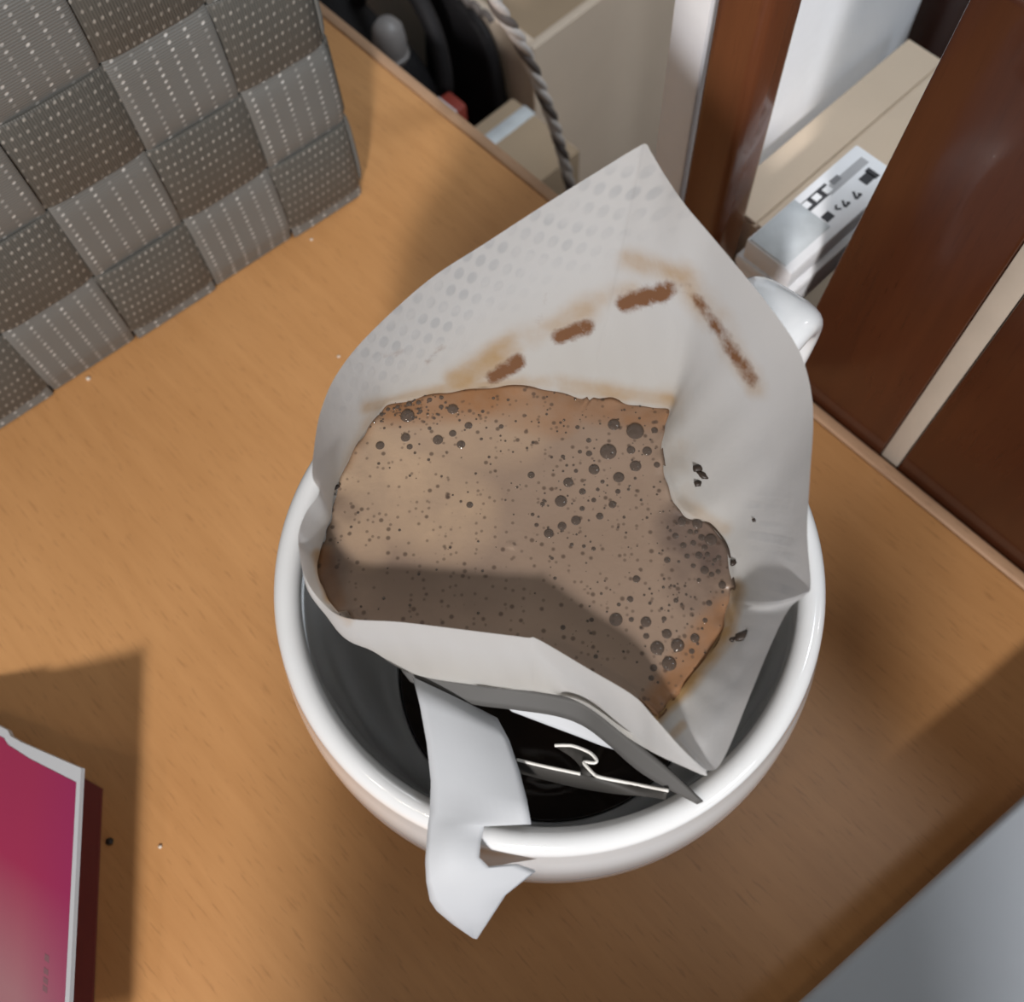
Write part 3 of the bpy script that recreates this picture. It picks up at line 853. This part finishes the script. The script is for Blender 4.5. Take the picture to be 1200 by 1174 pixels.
for a, b, w_, k in (((460, 470), (640, 460), 34, .85), ((640, 460), (760, 475), 34, .7), ((610, 470), (650, 480), 40, .6), ((850, 720), (770, 835), 30, .8), ((440, 475), (400, 540), 16, .5), ((640, 455), (785, 474), 14, .8), ((430, 478), (640, 455), 14, .8), ((378, 650), (392, 705), 16, .8), ((740, 480), (785, 482), 26, .8)):
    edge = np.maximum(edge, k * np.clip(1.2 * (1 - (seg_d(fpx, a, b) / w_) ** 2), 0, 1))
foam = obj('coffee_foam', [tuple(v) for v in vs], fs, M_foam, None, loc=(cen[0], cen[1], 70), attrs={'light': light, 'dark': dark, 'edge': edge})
tag(foam, 'light brown frothy coffee grounds with bubbles filling the paper filter', 'coffee foam')


def dome_mesh():
    vs = []; fs = []
    n, mrow = 14, 5
    for j in range(mrow):
        a = -0.25 + (math.pi / 2 + 0.25) * j / mrow
        for i in range(n): vs.append((math.cos(a) * math.cos(2 * math.pi * i / n), math.cos(a) * math.sin(2 * math.pi * i / n), math.sin(a)))
    vs.append((0, 0, 1))
    for j in range(mrow - 1):
        for i in range(n): fs.append((j * n + i, j * n + (i + 1) % n, (j + 1) * n + (i + 1) % n, (j + 1) * n + i))
    for i in range(n): fs.append(((mrow - 1) * n + i, (mrow - 1) * n + (i + 1) % n, mrow * n))
    fs.append(list(range(n))[::-1])
    me = bpy.data.meshes.new('bubble'); me.from_pydata(vs, [], fs)
    me.polygons.foreach_set('use_smooth', [True] * len(me.polygons)); me.materials.append(M_bubble)
    return me


dome = dome_mesh()
BUB = []
for x, y, d in ((460, 238, 36), (555, 165, 38), (480, 142, 27), (410, 300, 24), (556, 288, 25), (497, 328, 24), (540, 232, 19), (597, 235, 21), (319, 346, 22), (293, 412, 26),
                (346, 480, 21), (297, 500, 19), (250, 526, 21), (188, 320, 16), (369, 378, 15), (475, 424, 17), (430, 465, 16), (392, 244, 14), (632, 283, 14), (409, 408, 11),
                (494, 378, 12), (423, 371, 9), (440, 343, 10), (346, 305, 10), (300, 255, 10), (360, 238, 10), (368, 438, 12), (228, 422, 11), (207, 496, 10), (193, 459, 9),
                (623, 160, 15), (391, 198, 12), (331, 565, 9), (408, 580, 10), (374, 571, 9), (559, 687, 16), (537, 758, 14), (497, 777, 9), (487, 830, 27), (541, 830, 11),
                (593, 838, 22), (657, 827, 11), (667, 880, 20), (633, 930, 28), (705, 920, 27), (675, 985, 29), (766, 894, 19), (594, 888, 13), (699, 762, 11), (607, 772, 8),
                (816, 771, 13), (802, 832, 11), (401, 831, 10), (300, 858, 11), (398, 878, 7), (416, 960, 10), (612, 1036, 12), (755, 941, 12), (620, 1000, 15), (272, 684, 8), (262, 614, 8),
                (720, 485, 18), (775, 492, 22), (822, 548, 26), (780, 603, 16), (697, 535, 14), (725, 568, 14), (738, 606, 12), (800, 655, 18), (850, 610, 12), (863, 708, 16), (790, 540, 15),
                (760, 560, 13), (668, 620, 14), (825, 670, 12), (848, 660, 11), (750, 520, 12), (770, 520, 10), (810, 600, 12), (760, 640, 11), (835, 620, 10), (780, 690, 10), (800, 575, 13)):
    BUB.append((560 + x / 3.01, 450 + y / 3.01, 1.85 * d / 3.01))
for x, y, d in ((213, 169, 23), (272, 105, 36), (370, 90, 28), (268, 152, 24), (277, 172, 16), (338, 157, 26), (370, 143, 19), (404, 126, 20), (388, 167, 22), (475, 128, 13),
                (407, 298, 17), (165, 150, 16), (320, 132, 11), (296, 75, 14), (320, 70, 14), (345, 65, 13), (275, 78, 15), (250, 85, 12), (230, 90, 12), (215, 102, 10), (300, 95, 12), (345, 85, 13),
                (310, 58, 10), (458, 66, 9), (490, 70, 9), (210, 208, 9), (318, 200, 9), (120, 240, 9), (432, 155, 9), (255, 352, 8), (150, 345, 8), (420, 230, 8), (640, 130, 12), (180, 120, 10), (435, 95, 10), (330, 110, 9)):
    BUB.append((330 + x / 1.846, 430 + y / 1.846, d / 1.846))
fco = np.array(vs[:K * NR]); 
for (bx, by, bd) in BUB:
    p = P(bx, by, ZS + 0.2)
    k = np.argmin((fco[:, 0] - p[0]) ** 2 + (fco[:, 1] - p[1]) ** 2)
    z = fco[k, 2]
    r = bd / 2 * 0.118
    o = bpy.data.objects.new('bubble', dome); COL.objects.link(o); o.parent = foam
    o.location = Vector((p[0], p[1], z - 0.05)) * S - foam.location
    o.scale = (r * S, r * S, r * 0.42 * S)
# scatter of fine bubbles, too many to pick apart
rs = random.Random(5)
bv = []; bf = []
def tiny(p, r):
    k0 = len(bv); n = 7
    for j, a in enumerate((0.0, 0.7)):
        for i in range(n): bv.append((p[0] + r * math.cos(a) * math.cos(6.2832 * i / n), p[1] + r * math.cos(a) * math.sin(6.2832 * i / n), p[2] + r * .6 * math.sin(a)))
    bv.append((p[0], p[1], p[2] + r * .6))
    for i in range(n):
        bf.append((k0 + i, k0 + (i + 1) % n, k0 + n + (i + 1) % n, k0 + n + i)); bf.append((k0 + n + i, k0 + n + (i + 1) % n, k0 + 2 * n))
cnt = 0
while cnt < 380:
    u = rs.random()
    if u < .30: x, y = rs.gauss(480, 45), rs.gauss(480, 12)
    elif u < .62: x, y = rs.gauss(690, 70), rs.gauss(560, 60)
    elif u < .82: x, y = rs.gauss(790, 50), rs.gauss(720, 55)
    else: x, y = rs.uniform(390, 850), rs.uniform(460, 790)
    p = P(x, y, ZS)
    k = np.argmin((fco[:, 0] - p[0]) ** 2 + (fco[:, 1] - p[1]) ** 2)
    if (fco[k, 0] - p[0]) ** 2 + (fco[k, 1] - p[1]) ** 2 > 0.8 or k < NR * 1: continue
    tiny((p[0], p[1], fco[k, 2] - 0.02), rs.uniform(0.08, 0.26)); cnt += 1
o = obj('fine_bubbles', bv, bf, M_bubble, foam); o['kind'] = 'stuff'

# coffee grounds stuck on the paper
vpx = px[: NR * NQ]; vv3 = verts[: NR * NQ]
def paper_at(x, y):
    d = (vpx[:, 0] - x) ** 2 + (vpx[:, 1] - y) ** 2
    d = d + np.where(front[: NR * NQ], 1e6, 0)
    return vv3[np.argmin(d)]


def speck(name, x, y, rx, ry, ang, label, group):
    p = paper_at(x, y)
    bm = bmesh.new(); bmesh.ops.create_icosphere(bm, subdivisions=2, radius=1.0)
    for v in bm.verts:
        v.co *= 1 + 0.25 * math.sin(v.co.x * 4 + x) * math.sin(v.co.y * 5 + y)
        a = v.co.x * rx; b = v.co.y * ry
        v.co = Vector((p[0] + a * math.cos(ang) - b * math.sin(ang), p[1] + a * math.sin(ang) + b * math.cos(ang), p[2] + 0.3 + v.co.z * min(rx, ry) * 0.7))
    o = from_bm(name, bm, M_ground, None, loc=(p[0], p[1], p[2]))
    return tag(o, label, 'coffee ground', group)


G = 'coffee grounds stuck to the filter paper'
speck('coffee_ground', 871, 744, 1.35, 0.75, 0.45, 'long black coffee ground low on the right side of the filter paper', G)
speck('coffee_ground', 858, 750, 0.55, 0.4, 0.3, 'small coffee flake just left of the long ground on the filter', G)
speck('coffee_ground', 818, 548, 0.85, 0.6, 0.2, 'upper coffee ground of the clump on the bare paper right of the bubbles', G)
speck('coffee_ground', 824, 558, 1.0, 0.5, -0.6, 'middle slanting coffee ground of the clump right of the bubbles', G)
speck('coffee_ground', 818, 568, 0.6, 0.5, 0.0, 'lowest brown coffee ground of the clump right of the bubbles', G)
speck('coffee_ground', 884, 609, 0.35, 0.3, 0.0, 'tiny lone dark coffee ground on the bare right side of the filter', G)
speck('coffee_ground', 858, 661, 0.55, 0.45, 0.9, 'small coffee ground at the right shore of the brown foam', G)
speck('coffee_ground', 398, 573, 0.8, 0.35, 0.5, 'dark coffee ground beside the fold at the left of the filter', G)

# ------------------------------------------------------------------ folded leaflet (lower left of the photograph)
rdir = np.array([0.13, -0.99]); rdir /= np.linalg.norm(rdir)
cn = P(95, 900, 26)                                     # raised right corner
cross = np.array([-rdir[1], rdir[0]])
if cross[0] > 0: cross = -cross                         # plan direction towards the hinge
SL = math.radians(28)
rd3 = np.array([rdir[0], rdir[1], 0.0]); cd3 = np.array([cross[0] * math.cos(SL), cross[1] * math.cos(SL), -math.sin(SL)])
nrm = np.cross(rd3, cd3); nrm = nrm if nrm[2] > 0 else -nrm
rayo = np.array([0, 0, CAM_H]); rv = RW @ np.array([0 - CX, 851 - CY, F])
tt = ((cn - rayo) @ nrm) / (rv @ nrm); q0 = rayo + rv * tt      # top edge where it leaves the photograph
tl = (q0 - cn)
HL = 25.2 / math.sin(SL)
te = tl / (tl @ cd3)                                    # along the top edge per unit of cross distance
LEN = 72.0
lf = thing('folded_leaflet', 'half-open magenta leaflet with white margin lying on the table left of the mug', 'leaflet', (cn[0] - 30, cn[1] - 20, 0))
def leaf_pt(u, v): return cn + te * u * HL + rd3 * v   # u: 0 free edge .. 1 hinge, v: along the edge


# upper leaf: white sheet with a small step in its top edge, the print just above it
def sheet(name, uvpoly, lift, mat, parent, thick, uvout=None):
    vs = [leaf_pt(u, v) + nrm * lift for u, v in uvpoly]
    k = len(vs)
    vs2 = vs + [p - nrm * thick for p in vs]
    fs = [list(range(k)), list(range(k, 2 * k))[::-1]] + [(i, i + k, (i + 1) % k + k, (i + 1) % k) for i in range(k)]
    uvs = None
    if uvout: uvs = [(1 - u, v / LEN) for u, v in uvpoly] * 2
    o = obj(name, [tuple(p) for p in vs2], fs, mat, parent, smooth=False, uv=uvs)
    return o


up_leaf = sheet('upper_leaf', [(0, 0), (0, LEN), (1, LEN), (1, 0), (0.62, -0.0), (0.45, 0.0), (0.43, 0.9), (0.36, 1.0), (0.10, 0.3)], 0, M_card, lf, 0.9)
up_leaf['label'] = 'upper leaf with white margin'
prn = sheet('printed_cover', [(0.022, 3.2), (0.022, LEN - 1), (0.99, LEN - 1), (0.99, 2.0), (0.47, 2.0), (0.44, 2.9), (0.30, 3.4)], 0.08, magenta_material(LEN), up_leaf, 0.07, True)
prn['label'] = 'magenta cover area turning greyish pink towards the near end'
# small vertical line of print near the free edge
for k, (v0, v1) in enumerate(((37.2, 38.4), (39.6, 40.6), (41.2, 42.2), (42.6, 43.6))):
    sheet('print_mark', [(0.115, v0), (0.115, v1), (0.14, v1), (0.14, v0)], 0.11, simple('print_grey', (0.22, 0.10, 0.12), .6), up_leaf, 0.02)
hx = leaf_pt(1, 0); hy = leaf_pt(1, LEN)
c3 = np.array([-cross[0], -cross[1], 0.0])
ft = -te * HL; tl_flat = np.array([ft[0], ft[1], 0]); 
scale_ = 1.0
# lower leaf: same size, flat on the table
te_c = HL - 12.5; te_r = (te * HL) @ rd3
lv = [hx * 1.0, hx + c3 * te_c - rd3 * te_r, hx + c3 * te_c - rd3 * te_r + rd3 * LEN, hy]
lv = [np.array([p[0], p[1], 0.9]) for p in lv]
vs = lv + [p - np.array([0, 0, 0.8]) for p in lv]
o = obj('lower_leaf', [tuple(p) for p in vs], [[0, 1, 2, 3], [7, 6, 5, 4], (0, 4, 5, 1), (1, 5, 6, 2), (2, 6, 7, 3), (3, 7, 4, 0)], M_maroon, lf, smooth=False)
o['label'] = 'maroon inner leaf flat on the table'

# ------------------------------------------------------------------ lidded white box (lower right)
a = P(940, 1174, 25); b = P(1200, 935, 25)
ud = (b - a)[:2] / np.linalg.norm((b - a)[:2]); vd = np.array([ud[1], -ud[0]])
p0 = a[:2] - ud * 60; Lb = 60 + 58 + 22; Wb = 150
wb = thing('white_lidded_box', 'flat greyish white box with overhanging lid at the near right of the table', 'box', (*(p0 + ud * Lb / 2 + vd * Wb / 2), 0))
quad = [p0, p0 + ud * Lb, p0 + ud * Lb + vd * Wb, p0 + vd * Wb]
bm = prism(quad, 21.5, 25, 1.2, 3); o = from_bm('lid', bm, M_greywhite, wb); autosmooth(o, 30)
ins_ = 15
quad = [p0 + ud * ins_ + vd * ins_, p0 + ud * (Lb - ins_) + vd * ins_, p0 + ud * (Lb - ins_) + vd * (Wb - ins_), p0 + ud * ins_ + vd * (Wb - ins_)]
bm = prism(quad, 0.1, 21.5, 1.0, 2); o = from_bm('body', bm, simple('dark_grey_plastic', (0.06, 0.055, 0.05), 0.5), wb); autosmooth(o, 30)
o['label'] = 'dark grey body under the lid'

# ------------------------------------------------------------------ cabinet beyond the table edge
CN0 = EDGE_N + 1.2


def PN(px_, py_, c):
    r = RW @ np.array([px_ - CX, py_ - CY, F]); t = c / (r[:2] @ NN)
    q = r * t + np.array([0, 0, CAM_H]); return q[:2] @ E1, q[2]


cab = thing('dark_wood_cabinet', 'dark reddish-brown glossy wooden cabinet with a pale vertical strip behind the table', 'cabinet', (*en(150, CN0 + 100), FLOOR_Z))
def line_at(p, q, z):
    (e0, z0), (e1_, z1) = p, q
    return e0 + (e1_ - e0) * (z - z0) / (z1 - z0)
Lp = (PN(1129, 11, CN0), PN(956, 358, CN0)); S0 = (PN(1200, 283, CN0), PN(1030, 535, CN0)); S1 = (PN(1200, 343, CN0), PN(1050, 548, CN0))
ZT = 121.0


def board(name, eb0, eb1, et0, et1, n0, n1, mat, parent, bev=0.8, z0=FLOOR_Z, z1=ZT):
    vs = []
    for n_ in (n0, n1):
        for e, z in ((eb0, z0), (eb1, z0), (et1, z1), (et0, z1)): vs.append((*en(e, n_), z))
    bm = bmesh.new(); v = [bm.verts.new(p) for p in vs]
    for f in ((0, 1, 2, 3), (7, 6, 5, 4), (0, 4, 5, 1), (1, 5, 6, 2), (2, 6, 7, 3), (3, 7, 4, 0)): bm.faces.new([v[i] for i in f])
    bmesh.ops.recalc_face_normals(bm, faces=bm.faces)
    if bev: bmesh.ops.bevel(bm, geom=list(bm.edges), offset=bev, segments=2, profile=.5, affect='EDGES')
    o = from_bm(name, bm, mat, parent); autosmooth(o, 30); return o


eL = [line_at(*Lp, z) for z in (FLOOR_Z, ZT)]
es0 = [line_at(*S0, z) for z in (FLOOR_Z, ZT)]; es1 = [line_at(*S1, z) for z in (FLOOR_Z, ZT)]
board('door_panel', eL[0], es0[0] - .15, eL[1], es0[1] - .15, CN0, CN0 + 18, M_dark, cab)
o = board('pale_strip', es0[0], es1[0], es0[1], es1[1], CN0 + .6, CN0 + 18, M_strip, cab, 0.3)
o['label'] = 'pale strip between the dark boards'
board('door_panel', es1[0] + .15, 330, es1[1] + .15, 330, CN0, CN0 + 18, M_dark, cab)
board('carcass', eL[0] + 12, 330, eL[0] + 25, 330, CN0 + 18.2, CN0 + 60, M_dark, cab)

# ------------------------------------------------------------------ things behind the table edge
post = thing('wooden_post', 'glossy brown upright wooden post between the white panel and the boxes', 'post', (*en(-93, 146.5), FLOOR_Z))
bm = prism(rect(-99.5, -86.8, 140, 153), FLOOR_Z, ZT, 2.5, 4); o = from_bm('shaft', bm, M_post, post); autosmooth(o, 40)
bm = prism(rect(-102, -84, 137.5, 155.5), FLOOR_Z + 0.1, FLOOR_Z + 4, 1, 2); o = from_bm('foot', bm, M_post, post); autosmooth(o, 40)

pan = thing('white_partition', 'white upright partition behind the brown post', 'partition', (*en(-108, 195), FLOOR_Z))
board('partition_board', -113, -103.5, -113, -103.5, 145, 246, M_white, pan, 0.6, z1=100)

bkp = thing('dark_wood_board', 'dark wooden board standing upright beyond the cardboard box', 'board', (*en(-80, 262), FLOOR_Z))
bm = prism(rect(-112, -60, 254, 272), FLOOR_Z, 45, 1.0, 2); o = from_bm('plank', bm, M_dark, bkp); autosmooth(o, 30)

# cardboard box under the white packets
cb = thing('cardboard_box', 'plain brown cardboard box beside the dark cabinet, under the white packets', 'box', (*en(-86, 200), FLOOR_Z))
bm = prism(rect(-98.7, -73, 156, 235), FLOOR_Z, 12, 0.8, 2); o = from_bm('carton', bm, M_board2, cb); autosmooth(o, 30)
bm = prism(rect(-98.2, -86.3, 156.5, 234.5), 12.02, 12.9, 0.2, 1); o = from_bm('top_flap', bm, M_board2, cb); autosmooth(o, 30)
bm = prism(rect(-85.7, -73.4, 156.5, 234.5), 12.02, 12.9, 0.2, 1); o = from_bm('top_flap', bm, M_board2, cb); autosmooth(o, 30)
wl = thing('white_carton', 'plain white carton lying under the printed white packet', 'box', (*en(-70, 158), 13))
bm = prism(rect(-78.6, -62.4, 138.5, 177), 13, 24, 0.6, 2); o = from_bm('carton', bm, M_white, wl); autosmooth(o, 30)
bm = prism(rect(-79.0, -62.0, 138.0, 177.4), 21.0, 24.2, 0.5, 2); o = from_bm('lid', bm, M_white, wl); autosmooth(o, 30)
wp = thing('printed_packet', 'flat white packet with black and grey print lying on top of the boxes', 'packet', (*en(-70.6, 158), 24.3))
bm = prism(rect(-77.6, -63.6, 138.5, 179), 24.3, 31, 0.7, 2); o = from_bm('packet', bm, M_white, wp); autosmooth(o, 30)
bm = prism(rect(-77.0, -66.0, 139, 155), 31.0, 31.35, 0.1, 1); o = from_bm('clear_tape', bm, M_film, wp); o['label'] = 'greyish film over the near end'
# print marks on the packet top (blurred lettering in the photograph: bar, framed squares and a row of characters)
def mark(e0, e1_, n0, n1, mat, name='print_mark', z=31.06, skew=0):
    bm = prism([en(e0, n0), en(e1_, n0 + skew), en(e1_, n1 + skew), en(e0, n1)], z - 0.05, z + 0.03); return from_bm(name, bm, mat, wp, smooth=False)
def PZ(x, y):
    q = P(x, y, 31); return q[:2] @ E1, q[:2] @ NN
def pmark(c, along, across, mat, z=31.06):
    e, n_ = PZ(*c); mark(e - across / 2, e + across / 2, n_ - along / 2, n_ + along / 2, mat, z=z)
pmark((992, 206), 14.0, 2.4, M_greyink)                     # grey bar
pmark((957, 232), 9.4, 3.0, M_ink, 31.05)                   # frame ...
for c in ((945, 240.5), (957, 231.5), (969.5, 222.5)): pmark(c, 2.1, 1.8, M_white, 31.10)   # ... with three light squares
pmark((979, 211), 3.0, 1.6, simple('mid_ink', (.2, .2, .21), .6), 31.10)
pmark((927, 252), 2.8, 2.4, M_greyink)
for c, a, b in (((958, 264), 2.5, 1.9), ((970, 254), 2.7, 2.2), ((1016, 209), 3.4, 2.6), ((1022, 203), 1.6, 3.4)): pmark(c, a, b, M_ink)
def glyph(c, strokes, size):
    e, n_ = PZ(*c)
    bmg = bmesh.new()
    for (x0, y0), (x1, y1) in strokes:
        d = np.array([x1 - x0, y1 - y0]); d = d / np.linalg.norm(d); h = np.array([-d[1], d[0]]) * 0.16
        pts = [np.array([x0, y0]) + h, np.array([x1, y1]) + h, np.array([x1, y1]) - h, np.array([x0, y0]) - h]
        v = [bmg.verts.new((*en(e - p[1] * size, n_ + p[0] * size), 31.09)) for p in pts]; bmg.faces.new(v)
    return from_bm('print_mark', bmg, M_ink, wp, smooth=False)
glyph((981, 244), (((.35, .5), (-.3, 0)), ((-.3, 0), (.35, -.5))), 1.6)
tri = (((-.5, -.45), (.1, .5)), ((-.5, -.45), (.5, -.4)), ((.2, -.1), (.5, -.5)))
glyph((990, 238), tri, 1.8); glyph((1003, 228), tri, 2.0)

# open cardboard box beyond the gap
bx = thing('open_cardboard_box', 'large beige cardboard box behind the table gap, left of the white panel', 'box', (*en(-300, 300), FLOOR_Z))
E0b, E1b, N0b, N1b, ZB = -400, -220, 203, 400, -50
M_board3 = simple('pale_cardboard', (0.78, 0.65, 0.52), 0.75, 0.2, noise=0.06, nscale=40, bump=0.1)
def wallb(name, e0, e1_, n0, n1): 
    bm = prism(rect(e0, e1_, n0, n1), FLOOR_Z + 3, ZB, 0.6, 2); o = from_bm(name, bm, M_board3, bx); autosmooth(o, 30)
wallb('side_wall', E1b - 4, E1b, N0b, N1b); wallb('side_wall', E0b, E0b + 4, N0b, N1b)
wallb('end_wall', E0b + 4, E1b - 4, N0b, N0b + 4); wallb('end_wall', E0b + 4, E1b - 4, N1b - 4, N1b)
bm = prism(rect(E0b, E1b, N0b, N1b), FLOOR_Z, FLOOR_Z + 3); from_bm('bottom', bm, M_board, bx, smooth=False)
bm = prism(rect(E0b + 5, E1b - 5, N0b + 5, N1b - 5), FLOOR_Z + 3.1, ZB - 22); from_bm('inner_flap', bm, M_board, bx, smooth=False)

# small brown carton, red-and-white packet, black bag, cap, cord
sb = thing('small_carton', 'small brown carton in the gap below the hanging cord', 'box', (*en(-198, 168), FLOOR_Z))
bm = prism(rect(-218, -182, 150, 190), FLOOR_Z, -62, 1, 2); o = from_bm('carton', bm, M_board, sb); autosmooth(o, 30)
bm = prism(rect(-212, -206, 149.7, 190.3), -75, -61.8, 0.2, 1); o = from_bm('tape', bm, M_film, sb); o['label'] = 'pale tape strip'
rp = thing('red_packet', 'small red and white packet beside the black bag', 'packet', (*en(-228, 168), FLOOR_Z))
bm = prism(rect(-233, -223, 162, 172), FLOOR_Z, -56, 1.2, 2); o = from_bm('packet', bm, M_red, rp); autosmooth(o, 40)
bm = prism(rect(-233.2, -222.8, 161.8, 167), -66, -55.7, 0.3, 1); o = from_bm('label_band', bm, M_white, rp); o['label'] = 'white band'

bg = thing('black_bag', 'soft black bag standing on the floor behind the table edge', 'bag', (*en(-290, 175), FLOOR_Z))
def blob(e, n_, z, se, sn, sz, pw=0.6, seedv=0, amp=0.05):
    bm = bmesh.new(); bmesh.ops.create_icosphere(bm, subdivisions=4, radius=1)
    for v in bm.verts:
        c = v.co.copy(); c = Vector([math.copysign(abs(t) ** pw, t) for t in c])
        k = 1 + amp * (math.sin(c.x * 5 + seedv) * math.sin(c.y * 4 + 1) + 0.6 * math.sin(c.z * 9 + c.x * 4))
        c *= k
        x, y_ = en(e + c.x * se, n_ + c.y * sn); v.co = Vector((x, y_, z + c.z * sz))
    return bm
o = from_bm('bag_body', blob(-296, 166, (FLOOR_Z - 45) / 2 + 2, 48, 22, (-45 - FLOOR_Z) / 2 * .93, .5, 1), M_black, bg)
hpth = [(*en(-262 + 26 * math.cos(t), 172 + 6 * math.sin(t)), -62 + 34 * math.sin(t)) for t in np.linspace(0.05, math.pi - .05, 24)]
v2, f2 = tube(hpth, 3.2, 8); obj('handle', v2, f2, M_black, bg)
bg2 = thing('dark_pouch', 'dark pouch standing inside the gap right of the black bag', 'bag', (*en(-262, 196), FLOOR_Z))
o = from_bm('pouch_body', blob(-254, 197.5, (FLOOR_Z - 40) / 2, 24, 5, (-40 - FLOOR_Z) / 2 * .96, .5, 2, .03), M_black, bg2)
v2, f2 = tube([(*en(-272 + i * 2, 197.5), -43 + 1.2 * math.sin(i * 2)) for i in range(19)], 1.4, 8); obj('zip_pull_cord', v2, f2, M_cord2, bg2)
kb = thing('grey_cap', 'rounded grey plastic cap resting against the black bag at the table edge', 'cap', (*en(-243, 158), -62))
vs, fs = lathe([(0.01, 18), (3.5, 17.4), (5.6, 14.5), (6.2, 9), (6.0, 2), (5.2, 0), (0.01, 0)], (0, 0), 24)
k0 = P(455, 40, -40)
vs = [(k0[0] + v[0], k0[1] + v[1], -52 + v[2]) for v in vs]
kb.location = Vector((k0[0], k0[1], -52)) * S
obj('cap_shell', vs, fs, M_knob, kb)
v2, f2 = lathe([(5.9, 2.2), (6.6, 2.4), (6.6, 4.2), (5.9, 4.4)], (k0[0], k0[1]), 24); obj('cap_ring', [(a, b, c - 52) for a, b, c in v2], f2, M_knob, kb)

cord = thing('braided_cord', 'grey and white braided cord hanging down behind the table edge', 'cord', tuple(P(668, 215, -60)))
cp = catmull([P(560, -60, 60), P(582, 5, 40), P(607, 45, 22), P(630, 95, 2), P(647, 140, -18), P(659, 180, -38), P(669, 222, -60), P(676, 262, -90)], 90)
for ph, mt, nm in ((0, M_cord, 'strand'), (math.pi * 2 / 3, M_cord, 'strand'), (math.pi * 4 / 3, M_cord2, 'strand')):
    pts = []
    for i, p in enumerate(cp):
        a = i * 0.42 + ph
        pts.append((p[0] + 0.95 * math.cos(a), p[1] + 0.95 * math.sin(a), p[2]))
    v2, f2 = tube(pts, 1.15, 8); obj(nm, v2, f2, mt, cord)

# ------------------------------------------------------------------ unseen carton added outside the frame to shade the near part of the table
tc_ = thing('shade_blocker', 'added dark brown carton out of view, shading the near part of the table', 'box', (-6, -185, 0))
bm = prism([(-52, -209), (40, -209), (40, -161), (-52, -161)], 0.05, 180, 1.0, 2)
o = from_bm('blocker_body', bm, simple('blocker_brown', (0.10, 0.065, 0.045), 0.6), tc_); autosmooth(o, 30)
bm = prism([(-52.6, -209.6), (40.6, -209.6), (40.6, -160.4), (-52.6, -160.4)], 158, 203, 1.0, 2)
o = from_bm('lid', bm, simple('blocker_lid', (0.07, 0.05, 0.04), 0.6), tc_); autosmooth(o, 30)

# ------------------------------------------------------------------ crumbs and flecks on the table
def crumb(x, y, r, mat, label):
    p = P(x, y, 0)
    bm = bmesh.new(); bmesh.ops.create_icosphere(bm, subdivisions=1, radius=r)
    for v in bm.verts: v.co = Vector((v.co.x * (1.2 + .3 * math.sin(x)) + p[0], v.co.y + p[1], v.co.z * 0.5 + r * 0.45))
    o = from_bm('crumb', bm, mat, None, loc=(p[0], p[1], 0)); tag(o, label, 'crumb', 'crumbs on the table')
crumb(104, 444, 0.65, M_crumb, 'pale crumb at the foot of the woven basket')
crumb(365, 281, 0.4, M_crumb, 'pale crumb on the table right of the basket corner')
crumb(397, 418, 0.4, M_crumb, 'pale crumb just outside the upper left edge of the filter')
crumb(129, 986, 0.9, M_ground, 'dark brown crumb right of the magenta leaflet')
crumb(188, 992, 0.5, M_crumb, 'pale crumb further right of the magenta leaflet')
